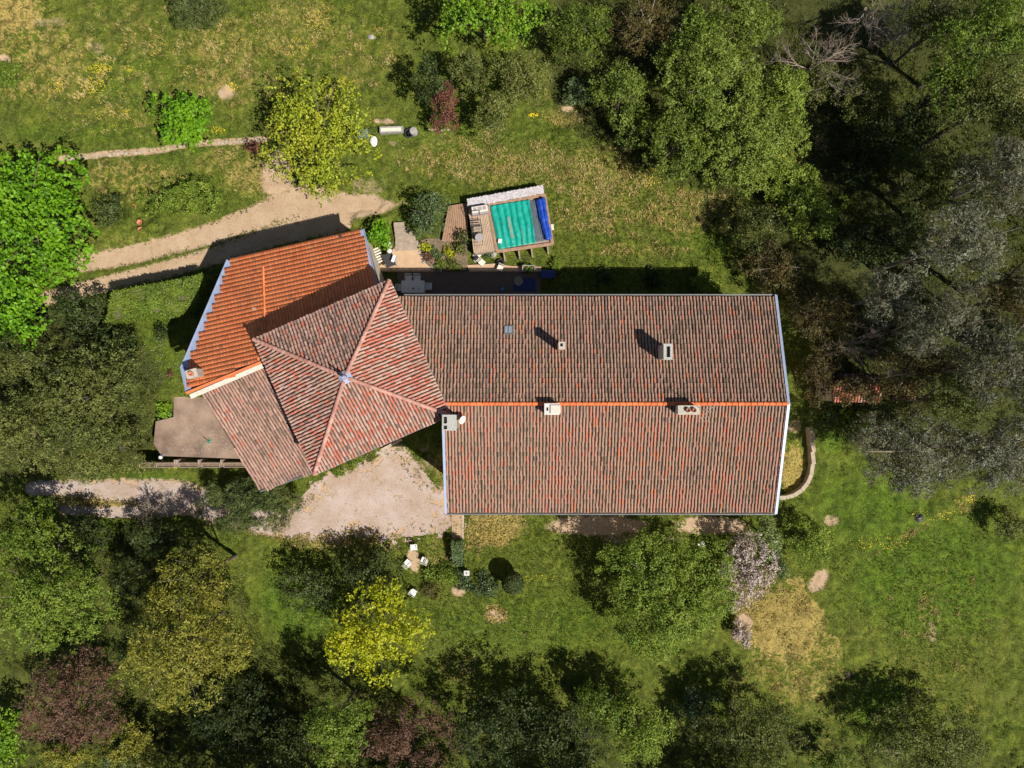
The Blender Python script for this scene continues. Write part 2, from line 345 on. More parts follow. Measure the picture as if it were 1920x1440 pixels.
shade_fac = mth('ADD', mth('MULTIPLY', mth('SUBTRACT', noise(n, .9, 5, .7, pos), .5), 3.), mth('MULTIPLY', mth('SUBTRACT', att('litter_shade'), .35), 2.4), True)
c = mix(n, mth('MULTIPLY', shade_fac, .85), c, ramp(n, n3, [(.35, (.024, .028, .009)), (.65, (.062, .062, .020))]))  # ground darkened under the woods, tree shade mixed in with litter
dd = mth('MULTIPLY', mth('ADD', mth('MULTIPLY', mth('SUBTRACT', noise(n, 1.7, 7, .75, pos, .6), .5), 4.2), mth('MULTIPLY', mth('SUBTRACT', att('dirt'), .42), 2.6)), 1., True)
c = mix(n, dd, c, ramp(n, n3, [(.3, (.33, .225, .135)), (.7, (.48, .35, .235))]))
n.links.new(c, b.inputs['Base Color']); b.inputs['Roughness'].default_value = .95; b.inputs['Specular IOR Level'].default_value = .1
bump(n, b, n3, .9, .06); M['ground'] = m
g = mesh_np('ground', V, Fg, m, None, {'dirt': dirt, 'dry': dry, 'lush': lush, 'litter_shade': litter_shade}); tag(g, kind='structure')
g['label'] = 'meadow and garden ground with dry grass and bare patches'
# sheets for track, drive and gravel yard with ragged edges
def sheet(name, fn, thr, x0, x1, y0, y1, mat, label, step=.1, dz=.012, jit=.9):
    xs = np.arange(x0, x1, step); ys = np.arange(y0, y1, step); X, Y = np.meshgrid(xs, ys, indexing='ij'); nx, ny = X.shape
    cx, cy = (X[:-1, :-1]+step/2).ravel(), (Y[:-1, :-1]+step/2).ravel()
    val = fn(cx, cy)+jit*((vn(cx, cy, .5, 21)-.5)+.6*(vn(cx, cy, .2, 22)-.5)+.5*(vn(cx, cy, 1.3, 23)-.5))
    keep = val < thr
    i = (np.arange(nx-1)[:, None]*ny+np.arange(ny-1)[None, :]).ravel()[keep]
    Fq = np.stack([i, i+ny, i+ny+1, i+1], 1); used, inv = np.unique(Fq.ravel(), return_inverse=True)
    V = np.stack([X.ravel(), Y.ravel(), gz(X.ravel(), Y.ravel())+dz], 1)[used]
    o = mesh_np(name, V, inv.reshape(-1, 4), mat, None); tag(o, label, kind='structure'); return o
def gravel_mat(name, a, bb, peb):
    m, n, b = new_mat(name); pos = geo(n)
    c = ramp(n, noise(n, .7, 5, .6, pos), [(.35, a), (.65, bb)])
    c = mix(n, ramp(n, noise(n, 14, 3, .8, pos), [(.45, 0.), (.7, .6)]), c, peb)
    c = mix(n, ramp(n, noise(n, 9, 4, .8, pos), [(.56, 0.), (.70, .6)]), c, (.16, .125, .09))
    c = mix(n, ramp(n, noise(n, 1.1, 6, .8, pos, 1.), [(.54, 0.), (.66, .55)]), c, (a[0]*.75, a[1]*.78, a[2]*.6))
    c = mix(n, ramp(n, noise(n, 5, 5, .8, pos), [(.60, 0.), (.66, .7)]), c, (.10, .11, .03))
    n.links.new(c, b.inputs['Base Color']); b.inputs['Roughness'].default_value = .95; b.inputs['Specular IOR Level'].default_value = .15
    bump(n, b, noise(n, 22, 3, .8, pos), .8, .03); return m
M['track'] = gravel_mat('trodden_earth', (.36, .24, .145), (.44, .315, .205), (.50, .40, .30))
M['gravel'] = gravel_mat('pale_gravel', (.32, .225, .16), (.415, .335, .295), (.50, .44, .40))
sheet('earth_track', lambda x, y: m_track(x, y), .95, -36, -6, 6, 17, M['track'], 'pale earth track curving past the orange roof')
sheet('gravel_drive', lambda x, y: m_drive(x, y), .95, -41, -13, -14, -7, M['gravel'], 'rutted gravel drive coming in from the left')
sheet('gravel_yard', lambda x, y: m_yard(x, y), 1.02, -21, -3, -14, -3.5, M['gravel'], 'pale gravel yard in front of the square tower', jit=.75, dz=.02)
# ---------------------------------------------------------------- roofs
def canal_tpl(r0=.079, r1=.066, L=.42, seg=5):
    V = []; 
    for (yy, r, z) in ((-L/2, r0, .032), (L/2, r1, .0)):
        for k in range(seg+1):
            a = math.pi*k/seg; V.append((r*math.cos(a), yy, z+r*math.sin(a)*.95-.02))
    Fc = [(k, k+1, seg+1+k+1, seg+1+k) for k in range(seg)]
    Fc = [f[::-1] for f in Fc]
    return np.array(V), np.array(Fc)
def mech_tpl(w=.200, L=.33):
    prof = [(-.5, .0), (-.44, .010), (-.34, .002), (.0, .006), (.12, .001), (.36, .003), (.45, .012), (.5, .0)]
    V = []
    for (yy, z) in ((-L/2, .034), (L/2, .004)):
        for u, h in prof: V.append((u*w, yy, z+h))
    for u, h in prof: V.append((u*w, -L/2, 0.))
    k = len(prof); Fc = [(i, i+1, k+i+1, k+i) for i in range(k-1)]+[(2*k+i, 2*k+i+1, i+1, i) for i in range(k-1)]
    return np.array(V), np.array(Fc)
CANAL = canal_tpl(); MECH = mech_tpl(); RIDGE = canal_tpl(.125, .112, .42, 7)
class Tiles:
    def __init__(s): s.pos = []; s.R = []; s.v = []
    def plane(s, O, u, vv, poly, pitch, exp, vfun, L=.42, lift=.0, jitter=.012, stagger=False, pair=False):
        """O origin (3D), u across unit, vv upslope unit, poly in (a,b)"""
        u = Vector(u).normalized(); vv = Vector(vv).normalized(); nn = u.cross(vv); 
        amin, amax = min(p[0] for p in poly), max(p[0] for p in poly); bmin, bmax = min(p[1] for p in poly), max(p[1] for p in poly)
        na = int((amax-amin)/pitch)+1; nb = int((bmax-bmin)/exp)+2
        A = (np.arange(na)+.5)*pitch+amin; Bb = (np.arange(nb)+.5)*exp+bmin
        for a in A:
            cv_ = random.gauss(0, .06) if jitter > .005 else 0
            off = random.uniform(-.03, .03) if jitter > .005 else 0
            ins = in_poly(poly, np.full(nb, a), Bb if not pair else np.floor(np.arange(nb)/2)*2*exp+exp+bmin)
            for j in range(nb):
                if not ins[j]: continue
                aa = a+random.gauss(0, jitter)+(pitch/2*(j % 2) if stagger else 0)
                p = Vector(O)+u*aa+vv*(Bb[j]+off)+nn*(lift+random.uniform(0, .008))
                an = random.gauss(0, .018 if jitter > .005 else .003)
                u2 = (u*math.cos(an)+vv*math.sin(an)); v2 = nn.cross(u2)
                s.pos.append(p); s.R.append((u2, v2, nn)); s.v.append(min(1., max(0., float(vfun(p.x, p.y))+cv_)))
    def build(s, tpl, mat, parent, name='tile', top=300):
        V0, F0 = tpl; n = len(s.pos)
        d = np.array([(p.x**2+p.y**2+(p.z-H)**2) for p in s.pos]); order = np.argsort(d)
        single = set(order[:top].tolist()) if n > top else set(range(n))
        rest = [i for i in range(n) if i not in single]
        var = []
        for k in range(20):
            me = bpy.data.meshes.new(name); me.from_pydata([tuple(v) for v in V0], [], [tuple(int(q) for q in f) for f in F0]); me.update(); me.materials.append(mat)
            a = me.attributes.new('v', 'FLOAT', 'FACE'); a.data.foreach_set('value', [k/19.]*len(F0)); 
            var.append(me)
        for i in sorted(single):
            o = bpy.data.objects.new(name, var[int(min(19, max(0, s.v[i]*19)))]); link(o, parent)
            u, v, nn = s.R[i]; m4 = Matrix((u, v, nn)).transposed().to_4x4(); m4.translation = s.pos[i]; o.matrix_local = m4
        if rest:
            Rm = np.array([[[*s.R[i][0]], [*s.R[i][1]], [*s.R[i][2]]] for i in rest])       # rows u,v,n
            Pp = np.array([[*s.pos[i]] for i in rest])
            VV = np.einsum('vk,nkj->nvj', V0, Rm)+Pp[:, None, :]; nv = len(V0)
            FF = (F0[None, :, :]+(np.arange(len(rest))*nv)[:, None, None]).reshape(-1, F0.shape[1])
            at = np.repeat(np.array([s.v[i] for i in rest]), len(F0))
            o = mesh_np(name+'s', VV.reshape(-1, 3), FF, mat, parent, {'v': at}); o['kind'] = 'stuff'
def vfun(mean, spread, red=.12, patch=.25):
    def f(x, y):
        v = mean+random.gauss(0, spread)+patch*(float(vn(x, y, 1.1, 31))-.5)
        if random.random() < red: v = random.uniform(.68, 1)
        return min(1, max(0, v))
    return f
def to_plane(pt, O, u, vv): d = Vector(pt)-Vector(O); return (d.dot(Vector(u).normalized()), d.dot(Vector(vv).normalized()))
def ridge_row(a, b, parent, mat, tpl, step=.36, lift=.03, name='ridge_tile'):
    a, b = Vector(a), Vector(b); t = (b-a); L = t.length; t.normalize(); k = int(L/step); V0, F0 = tpl
    side = t.cross(Vector((0, 0, 1))).normalized(); nn = side.cross(t)
    ms = []
    for q in range(5):
        me = bpy.data.meshes.new(name); me.from_pydata([tuple(v) for v in V0], [], [tuple(int(z) for z in f) for f in F0]); me.update(); me.materials.append(mat)
        at = me.attributes.new('v', 'FLOAT', 'FACE'); at.data.foreach_set('value', [q/4.]*len(F0)); ms.append(me)
    for i in range(k+1):
        p = a+t*(L*(i+.5)/(k+1))+nn*(lift+random.uniform(0, .01)); o = bpy.data.objects.new(name, random.choice(ms)); link(o, parent)
        an = random.gauss(0, .02); s2 = side*math.cos(an)+t*math.sin(an); t2 = nn.cross(s2)
        m4 = Matrix((s2, t2, nn)).transposed().to_4x4(); m4.translation = p; o.matrix_local = m4
def strip(a, b, wd, th, side, mb):
    """flat box strip from a to b, width wd towards 'side'"""
    a, b = Vector(a), Vector(b); t = (b-a).normalized(); s = Vector(side); s = (s-t*s.dot(t)).normalized(); nn = t.cross(s)
    if nn.z < 0: nn = -nn
    n0 = len(mb.v)
    for p in (a, b):
        for q in (p, p+s*wd, p+s*wd+nn*th, p+nn*th): mb.v.append(tuple(q))
    mb.f += [(n0, n0+1, n0+2, n0+3), (n0+7, n0+6, n0+5, n0+4)]+[(n0+k, n0+4+k, n0+4+(k+1) % 4, n0+(k+1) % 4) for k in range(4)]
def chimney(rt, cx, cy, ztop, sx, sy, zb, mat, rot=0., holes=((0, 0, .5, .5),), rim=None, name='chimney', label=None, brick=False):
    """holes: (x,y,w,h) relative to the size"""
    rim = rim or mat; c = MB()
    body = MB().box((cx, cy, (ztop-.16+zb)/2), (sx*.9, sy*.9, ztop-.16-zb), rot); ch = world_child(body.build(name, mat, bevel=.01), rt)
    if label: ch['label'] = label
    cs, sn = math.cos(rot), math.sin(rot)
    # crown: plate with real openings (grid cut by holes)
    xs = sorted({-.5, .5, *[h[0]-h[2]/2 for h in holes], *[h[0]+h[2]/2 for h in holes]}); ys = sorted({-.5, .5, *[h[1]-h[3]/2 for h in holes], *[h[1]+h[3]/2 for h in holes]})
    cr = MB()
    for i in range(len(xs)-1):
        for j in range(len(ys)-1):
            mx, my = (xs[i]+xs[i+1])/2, (ys[j]+ys[j+1])/2
            if any(abs(mx-h[0]) < h[2]/2 and abs(my-h[1]) < h[3]/2 for h in holes): continue
            X0, Y0 = mx*sx, my*sy
            cr.box((cx+X0*cs-Y0*sn, cy+X0*sn+Y0*cs, ztop-.07), ((xs[i+1]-xs[i])*sx, (ys[j+1]-ys[j])*sy, .14), rot)
    cr.build('chimney_crown', rim, ch)
    MB().box((cx, cy, ztop-.15), (sx*.8, sy*.8, .02), rot).build('flue', M['soot'], ch)
    return ch
# ---- main house
ZE, ZR = 6.0, 8.2
yN, yR, yS = 5.87, -1.25, -8.60; xL, xR = -4.45, 17.58
house = root('farmhouse', 'long stone farmhouse under weathered brown canal tiles', 'house', (6.5, -1.3, 0))
tw = [P(730, 527, 8.4), None, P(590, 888, 8.4), P(478, 637, 8.4)]; tw[1] = tw[0]+tw[2]-tw[3]       # N, E, S, W corners
cT = (tw[0]+tw[2])/2; apex = Vector((cT.x, cT.y, 10.2))
def inset(p, k=.94): return Vector((cT.x+(p.x-cT.x)*k, cT.y+(p.y-cT.y)*k, p.z))
wl = MB(); i3 = .35
wl.prism([(xL+.12, yR, 0), (xR-.12, yR, 0), (xR-.12, yN-i3, 0), (-8.6, yN-i3, 0), (-8.6, yR, 0)][:5], -4, ZE-.12)
wl.prism([(xL+.12, yS+.75, 0), (xR-.12, yS+.75, 0), (xR-.12, yR, 0), (xL+.12, yR, 0)], -4, ZE-.125)
for xx in (xL+.121, xR-.421):       # gables
    n0 = len(wl.v)
    for x2 in (xx, xx+.3):
        wl.v += [(x2, yS+.76, ZE-.125), (x2, yN-.36, ZE-.125), (x2, yN-.36, ZE+.02), (x2, yR, ZR-.16), (x2, yS+.76, ZE+.1)]
    wl.f += [(n0+4, n0+3, n0+2, n0+1, n0), (n0+5, n0+6, n0+7, n0+8, n0+9)]+[(n0+k, n0+(k+1) % 5, n0+5+(k+1) % 5, n0+5+k) for k in range(5)]
world_child(wl.build('wall', M['wall']), house)
rf = MB()
rf.prism([(xL, yS, ZE), (xR, yS, ZE), (xR, yR, ZR), (xL, yR, ZR)], 0); 
def slab(mb, pts, th=.12):
    n = len(mb.v); k = len(pts)
    mb.v += [tuple(p) for p in pts]+[(p[0], p[1], p[2]-th) for p in pts]
    mb.f += [tuple(range(n, n+k)), tuple(range(n+2*k-1, n+k-1, -1))]+[(n+k+i, n+k+(i+1) % k, n+(i+1) % k, n+i) for i in range(k)]
rf = MB(); e1 = inset(tw[0], .93); e2 = inset(tw[1], .93)
slab(rf, [(xL, yS, ZE), (xR, yS, ZE), (xR, yR, ZR), (xL, yR, ZR)])
slab(rf, [(e2.x, yR, ZR), (xR, yR, ZR), (xR, yN, ZE), (-8.2, yN, ZE), (-7.0, 3.5, ZE+.305*2.37)])
roof = world_child(rf.build('roof', M['deck_under']), house)
sl_n = math.hypot(ZR-ZE, yN-yR); T = Tiles()
vN = Vector((0, yR-yN, ZR-ZE)).normalized(); uN = Vector((-1, 0, 0))
polyN = [to_plane(p, (xR, yN, ZE), uN, vN) for p in ((xR-.1, yN-.12, ZE), (xR-.1, yR+.12, ZR), (e2.x-.1, yR+.12, ZR), (e1.x, e1.y, ZE), (e1.x-.3, yN-.12, ZE))]
T.plane((xR, yN, ZE), uN, vN, polyN, .2105, .335, vfun(.36, .10, .05, .18), lift=.03)
vS = Vector((0, yR-yS, ZR-ZE)).normalized(); uS = Vector((1, 0, 0))
polyS = [to_plane(p, (xL, yS, ZE), uS, vS) for p in ((xL+.1, yS+.14, ZE), (xR-.1, yS+.14, ZE), (xR-.1, yR-.12, ZR), (xL+.1, yR-.12, ZR))]
T.plane((xL, yS, ZE), uS, vS, polyS, .2105, .335, vfun(.45, .12, .10, .22), lift=.03)
T.build(CANAL, M['old_tile'], roof)
ridge_row((-4.6, yR, ZR+.02), (xR-.05, yR, ZR+.02), roof, M['ridge'], RIDGE, .40, .05)
for x0, ya, yb, za, zb in ((xR-.13, yS-.03, yR, ZE, ZR), (xL-.03, yS-.03, yR, ZE, ZR), (xR-.13, yR+.01, yN+.05, ZR, ZE)):
    vg = MB(); strip((x0, ya, za+.13), (x0, yb, zb+.13), .17, .02, (1, 0, 0), vg); world_child(vg.build('verge_flashing', M['zinc']), house)
gt = MB().tube([(xL, yS-.07, ZE-.02), (xR, yS-.07, ZE-.02)], .06, 8); world_child(gt.build('gutter', M['zinc_dark']), house)
gt = MB().tube([(-7.2, yN+.09, ZE-.06), (xR, yN+.09, ZE-.06)], .05, 8); world_child(gt.build('gutter', M['zinc_dark']), house)
p = P(1252.7, 659.5, 9.15); chimney(house, p.x, p.y, 9.15, .56, 1.0, 6.6, M['chim'], 0, ((.03, 0, .4, .68),), M['lichenc'], label='tall narrow chimney with one long flue')
p = P(1053.5, 648, 9.1); chimney(house, p.x, p.y, 9.1, .42, .48, 6.6, M['brick'], 0, ((-.05, .1, .4, .4),), M['chim'], label='small brick chimney')
p = P(1042, 768, 9.3); c3 = chimney(house, p.x-.22, p.y+.02, 9.0, .95, .72, 7.4, M['white'], 0, ((-.3, 0, .12, .3),), M['white'], label='white rendered chimney on the ridge')
MB().box((p.x, p.y, 9.06), (.62, .52, .07)).build('cap_slab', M['mortar'], c3)
p = P(1294, 769, 9.3); c4 = chimney(house, p.x-.05, p.y, 9.2, 1.35, .58, 7.4, M['white'], 0, ((-.05, 0, .14, .3), (.22, 0, .14, .3)), M['chim'], label='wide chimney with two round pots by the aerial')
for dx in (-.12, .25):
    MB().lathe((p.x+dx, p.y, 9.2), [(.15, 0), (.14, .22), (.115, .22), (.115, .05)], 12).build('chimney_pot', M['brick'], c4, True)
p = P(842, 792.5, 9.5); c5 = chimney(house, p.x, p.y, 9.5, .86, .98, 6.6, M['white'], 0, ((-.27, .16, .24, .42), (-.27, -.3, .24, .24)), M['lichenc'], label='large two flue chimney beside the tower corner')
# satellite dish and aerial
p = P(866, 787, 8.6); dish = MB(); 
prof = [(.0, 0)]
dish.lathe((0, 0, 0), [(.02, -.04), (.15, -.02), (.28, .04), (.29, .05), (.28, .06), (.15, 0), (.02, -.02)], 14)
d_ = dish.build('satellite_dish', M['white'], None, True); d_.matrix_world = Matrix.Translation(p) @ Matrix.Rotation(math.radians(55), 4, Vector((.4, .9, 0))); 
tag(d_, 'white satellite dish fixed beside the large two flue chimney', 'satellite dish')
am = P(1297, 768, 8.4); ax_, ay_ = am.x+.45, am.y+.0
aer = root('television_aerial', 'thin television aerial on a mast beside the twin pot chimney', 'aerial', (ax_, ay_, 8.0))
MB().tube([(0, 0, 0), (0, 0, 3.1)], .018, 6).build('mast', M['metal_white'], aer)
bo = MB().tube([(-.5, -.42, 2.75), (.45, .45, 2.75)], .010, 5); bo.build('boom', M['metal_white'], aer)
el = MB()
for k in range(8):
    q = Vector((-.5, -.42, 2.77)).lerp(Vector((.45, .45, 2.77)), k/7); L = .33-.022*k
    el.tube([q+Vector((-.69*L, .72*L, 0)), q+Vector((.69*L, -.72*L, 0))], .007, 4)
el.build('elements', M['metal_white'], aer)
# skylight
p = P(954, 618.5, 6.9); p.z = ZE+.305*(yN-p.y)+.13; sk = root('skylight_tmp', None, None)
bpy.data.objects.remove(sk)
RX = Matrix.Rotation(-math.atan(.305), 3, 'X')
sf = MB(); 
for dx, dy, a, b2 in ((-.27, 0, .06, .56), (.27, 0, .06, .56), (0, .27, .5, .06), (0, -.27, .5, .06), (-.02, 0, .03, .5)):
    q = RX @ Vector((dx, dy, 0)); sf.box(p+q, (a, b2, .09), M=RX)
sf = world_child(sf.build('skylight', M['zinc_dark']), house)
MB().box(p-Vector((0, 0, .01)), (.5, .5, .03), M=RX).build('pane', M['glass'], sf)
# ---- square tower
tower = root('square_tower', 'square tower house with a four sided reddish tile roof and finial', 'tower', (cT.x, cT.y, 0))
wl = MB().prism([inset(p, .90) for p in tw], -4, 8.28); world_child(wl.build('wall', M['wall']), tower)
rf = MB(); n0 = 0
rf.v = [tuple(p) for p in tw]+[tuple(apex)]+[(p.x, p.y, 8.28) for p in tw]; rf.f = [(1, 0, 4), (2, 1, 4), (3, 2, 4), (0, 3, 4), (5, 6, 7, 8), (0, 1, 6, 5), (1, 2, 7, 6), (2, 3, 8, 7), (3, 0, 5, 8)]
troof = world_child(rf.build('roof', M['deck_under']), tower)
for (ia, ib, vf, mt_) in ((0, 1, vfun(.62, .14, .3), 'pink_tile'), (1, 2, vfun(.50, .2, .25), 'pink_tile'), (2, 3, vfun(.47, .2, .2), 'pink_tile'), (3, 0, vfun(.40, .17, .10), 'pink_tile')):
    A, B_ = tw[ia], tw[ib]; mid = (A+B_)/2; u = (A-B_).normalized(); vv = (apex-mid).normalized()
    if u.cross(vv).z < 0: u = -u
    poly = [to_plane(q, mid, u, vv) for q in (A, B_, apex)]
    if mt_ not in ('x',):
        T = Tiles(); T.plane(mid, u, vv, poly, .213, .335, vf, lift=.03)
        T.build(CANAL, M[mt_], troof, top=75)
for q in tw: ridge_row(q+Vector((0, 0, .04)), apex+Vector((0, 0, .04)), troof, M['hip'], canal_tpl(.135, .115, .42, 6), .34, .06, 'hip_tile')
gg = MB()
for k in range(4):
    a, b2 = tw[k], tw[(k+1) % 4]; o_ = ((a+b2)/2-cT).normalized()*.06; o_.z = -.03
    gg.tube([a+o_, b2+o_], .055, 6)
world_child(gg.build('gutter', M['zinc_dark']), tower)
fb = MB(); 
for k in range(4):
    a, b2 = apex.lerp(tw[k], .085), apex.lerp(tw[(k+1) % 4], .085); z = Vector((0, 0, .22)); fb.poly([a+z*.75, b2+z*.75, apex+z*1.25])
world_child(fb.build('zinc_cap', M['zinc']), tower)
fn = MB().lathe((apex.x, apex.y, apex.z+.2), [(.16, 0), (.10, .12), (.05, .2), (.13, .38), (.15, .46), (.10, .58), (.04, .66), (.035, 1.0), (.07, 1.08), (.01, 1.3)], 12)
world_child(fn.build('finial', M['zinc'], None, True), tower)
# ---- orange roofed annex
eA, eB = P(427, 488, 4.7), P(682, 430, 4.7); uo = (eB-eA).normalized(); nh = Vector((uo.y, -uo.x, 0)); SLO = .30
def on_o(px, py, h=0):
    z = 5.5
    for _ in range(20): q = P(px, py, z); z = 4.7+SLO*(q-eA).dot(nh)+h
    return P(px, py, z)
vo = Vector((nh.x, nh.y, SLO)).normalized()
OP = [on_o(*q) for q in ((427, 488), (682, 430), (714, 540), (722, 590), (490, 677), (350, 735), (340, 690))]
annex = root('orange_annex', 'annex with a bright orange interlocking tile roof and stepped zinc verge', 'house', (-14.5, 5.5, 0))
cO = sum((p for p in OP), Vector())/len(OP)
rf = MB(); slab(rf, OP[::-1]); oroof = world_child(rf.build('roof', M['deck_under']), annex)
wl = MB(); n0 = 0; k = len(OP); ins = [Vector((cO.x+(p.x-cO.x)*.95, cO.y+(p.y-cO.y)*.95, 0)) for p in OP]
for p in ins: p.z = 4.7+SLO*(Vector((p.x, p.y, 0))-Vector((eA.x, eA.y, 0))).dot(nh)-.14
wl.prism([tuple(p) for p in ins], -4, None); world_child(wl.build('wall', M['wall']), annex)
uo2 = uo if uo.cross(vo).z > 0 else -uo
sc = lambda p, k: cO+(p-cO)*k
po = [to_plane(q, eA, uo2, vo) for q in (OP[0]+uo*.30-nh*.05, OP[1]-uo*.22-nh*.05, OP[2]-uo*.2, OP[3], OP[4]+nh*.02, OP[5]+nh*.02+uo*.1, OP[6]+uo*.4)]
T = Tiles(); T.plane(eA, uo2, vo, po, .218, .305, vfun(.5, .2, .02, .35), lift=.03, jitter=.002, pair=True)
T.build(MECH, M['orange_tile'], oroof)
for a_, b_, w_, s_ in ((0, 6, .44, uo), (6, 5, .34, uo), (1, 3, .30, -uo)):
    vz = MB(); strip(OP[a_]+Vector((0, 0, .012)), OP[b_]+Vector((0, 0, .012)), w_, .012, s_, vz); world_child(vz.build('verge_flashing', M['zinc']), annex)
    vz = MB(); strip(OP[a_]+Vector((0, 0, -.05)), OP[b_]+Vector((0, 0, -.05)), .05, .13, -s_, vz); world_child(vz.build('verge_board', M['zinc']), annex)
va, vb = on_o(494, 500), on_o(498, 627); ridge_row(va+Vector((0, 0, .03)), vb+Vector((0, 0, .03)), oroof, M['orange_tile'], canal_tpl(.07, .07, .42, 5), .40, .03, 'joint_cover_tile')
# coping between the annex and the lean-to
cp = MB(); strip(OP[5]+Vector((0, 0, .05)), OP[4]+Vector((0, 0, .05)), .16, .12, Vector((-nh.x, -nh.y, 0))*-1, cp); world_child(cp.build('coping', M['orange_tile'], None), annex)
cp = MB(); strip(OP[5]+nh*.17+Vector((.15, 0, -.05)), OP[4]+nh*.17+Vector((0, 0, -.05)), .30, .1, nh, cp); world_child(cp.build('mortar_band', M['mortar']), annex)
p = P(359, 700.5, 8.0); c6 = chimney(annex, p.x, p.y, 8.0, .72, .55, 6.2, M['chim'], .3, ((0, 0, .3, .4),), M['chim'])
MB().lathe((p.x-.03, p.y, 8.0), [(.17, 0), (.15, .14), (.11, .14), (.10, .02)], 12).build('chimney_pot', M['clay'], c6, True)
q = on_o(638, 443); hk = MB().box(q+Vector((0, 0, .06)), (.2, .2, .05), math.atan2(uo.y, uo.x)); world_child(hk.build('roof_vent', M['black']), annex)
q = on_o(477, 580); hk = MB().box(q+Vector((0, 0, .06)), (.24, .24, .05), math.atan2(uo.y, uo.x)); world_child(hk.build('roof_vent', M['brick']), annex)
# ---- lean-to
ZT = 6.5; tA, tB = P(375, 733, ZT), P(497, 673, ZT); ul = (tB-tA).normalized(); dl = Vector((ul.y, -ul.x, 0)); SLL = .30
def on_l(px, py):
    z = 5
    for _ in range(20): q = P(px, py, z); z = ZT-SLL*(q-tA).dot(dl)
    return P(px, py, z)
LP = [on_l(*q) for q in ((375, 733), (510, 668), (600, 880), (487, 920))]
lean = root('lean_to', 'lean-to wing with pale pinkish brown tiles sloping down beside the tower', 'house', (-17.5, -3.5, -1))
cL = sum((p for p in LP), Vector())/4; rf = MB(); slab(rf, LP); 
lroof = world_child(rf.build('roof', M['deck_under']), lean)
wl = MB(); wl.prism([(cL.x+(p.x-cL.x)*.93, cL.y+(p.y-cL.y)*.95, p.z-.14-.03) for p in LP], -4, None); world_child(wl.build('wall', M['wall']), lean)
vl = Vector((-dl.x, -dl.y, SLL)).normalized(); u2 = ul if ul.cross(vl).z > 0 else -ul
pl_ = [to_plane(q, tA, u2, vl) for q in LP]
T = Tiles(); T.plane(tA, u2, vl, pl_, .205, .33, vfun(.33, .11, .03, .15), lift=.03); T.build(CANAL, M['pink_tile'], lroof)
g1 = MB().tube([LP[3]+dl*.06, LP[2]+dl*.06], .055, 6); world_child(g1.build('gutter', M['zinc_dark']), lean)

# ---- windows and doors on the walls
M['shutter'] = plain('grey_blue_shutter', (.30, .36, .38), .6, .1, 4, 0, 0); M['pane_dark'] = plain('window_pane', (.03, .035, .04), .1, .1, 3, 0, 0)
def window(rt, c, out, ww=.95, hh=1.35, door=False):
    out = Vector(out).normalized(); u = Vector((-out.y, out.x, 0)); rz = math.atan2(u.y, u.x); c = Vector(c)
    f = MB()
    for du, dz, sx, sz in ((-ww/2, 0, .12, hh+.24), (ww/2, 0, .12, hh+.24), (0, hh/2+.06, ww-.12, .12), (0, -hh/2-.06, ww-.12, .12)): f.box(tuple(c+out*.03+u*du+Vector((0, 0, dz))), (sx, .1, sz), rz)
    f = world_child(f.build('door_frame' if door else 'window', M['stone']), rt)
    MB().box(tuple(c+out*.012), (ww-.12, .03, hh), rz).build('door' if door else 'pane', M['wood'] if door else M['pane_dark'], f)
    if not door:
        for s in (-1, 1): MB().box(tuple(c+out*.03+u*s*(ww*.75+.08)), (ww*.5, .045, hh+.1), rz).build('shutter', M['shutter'], f)
for x in (-2.3, 1.4, 5., 8.6, 12.2, 15.6):
    window(house, (x, yS+.75, 3.6), (0, -1, 0)); window(house, (x, yS+.75, -.2 if x not in (1.4, 8.6) else -1.2), (0, -1, 0), 1.1, 1.5 if x not in (1.4, 8.6) else 2.2, x in (1.4, 8.6))
for x in (-3.5, 2., 7.5, 13.): window(house, (x, yN-.35, 3.2), (0, 1, 0)); window(house, (x+1.5, yN-.35, 1.25), (0, 1, 0), 1.1, 2.1, True)
tin = [inset(q, .90) for q in tw]
for a_, b_ in ((1, 2), (2, 3)):
    A, B_ = tin[a_], tin[b_]; o_ = (A+B_)/2-cT; o_.z = 0
    if a_ == 1:
        for t in (.25, .7): q = A.lerp(B_, t); window(tower, (q.x, q.y, 5.9), o_); 
        for t in (.3, .7): q = A.lerp(B_, t); window(tower, (q.x, q.y, .9), o_)
# ---------------------------------------------------------------- terraces, walls and steps
def top_poly(pts, z):  # photo points at absolute height z
    return [P(a, b, z) for a, b in pts]
tp = top_poly([(326, 742), (372, 736), (500, 860), (500, 862), (303, 855), (288, 832), (292, 790), (325, 782)], -.35)
t = MB().prism(tp, -3.5, -.35).build('terrace', M['concrete']); tag(t, 'brown concrete terrace left of the lean-to', kind='structure')
# debris specks on the terrace: fallen petals
def specks(name, label, areas, mat, n, size, cat=None):
    V = []; Fq = []
    k = 0
    for (px, py, rx, ry, wt, h) in areas:
        for _ in range(int(n*wt)):
            a = random.uniform(0, 6.28); r = math.sqrt(random.random()); p = G(px+rx*r*math.cos(a), py+ry*r*math.sin(a)) if h is None else P(px+rx*r*math.cos(a), py+ry*r*math.sin(a), h)
            z = p.z+(random.uniform(.10, .20) if h is None else .012)
            s = size*random.uniform(.5, 1.3); an = random.uniform(0, 6.28)
            for q in range(4):
                V.append((p.x+s*math.cos(an+q*1.57), p.y+s*math.sin(an+q*1.57)*.8, z+random.uniform(0, .02)))
            Fq.append((k, k+1, k+2, k+3)); k += 4
    o = mesh_np(name, np.array(V), np.array(Fq), mat); tag(o, label, kind='stuff'); return o
M['yellow'] = plain('yellow_flower', (.80, .62, .02), .7, .1, 5, 0, 0)
M['petal'] = plain('pale_petal', (.62, .55, .45), .7, .1, 5, 0, 0)
M['pink'] = plain('pink_blossom', (.66, .50, .48), .7, .2, 5, 0, 0)
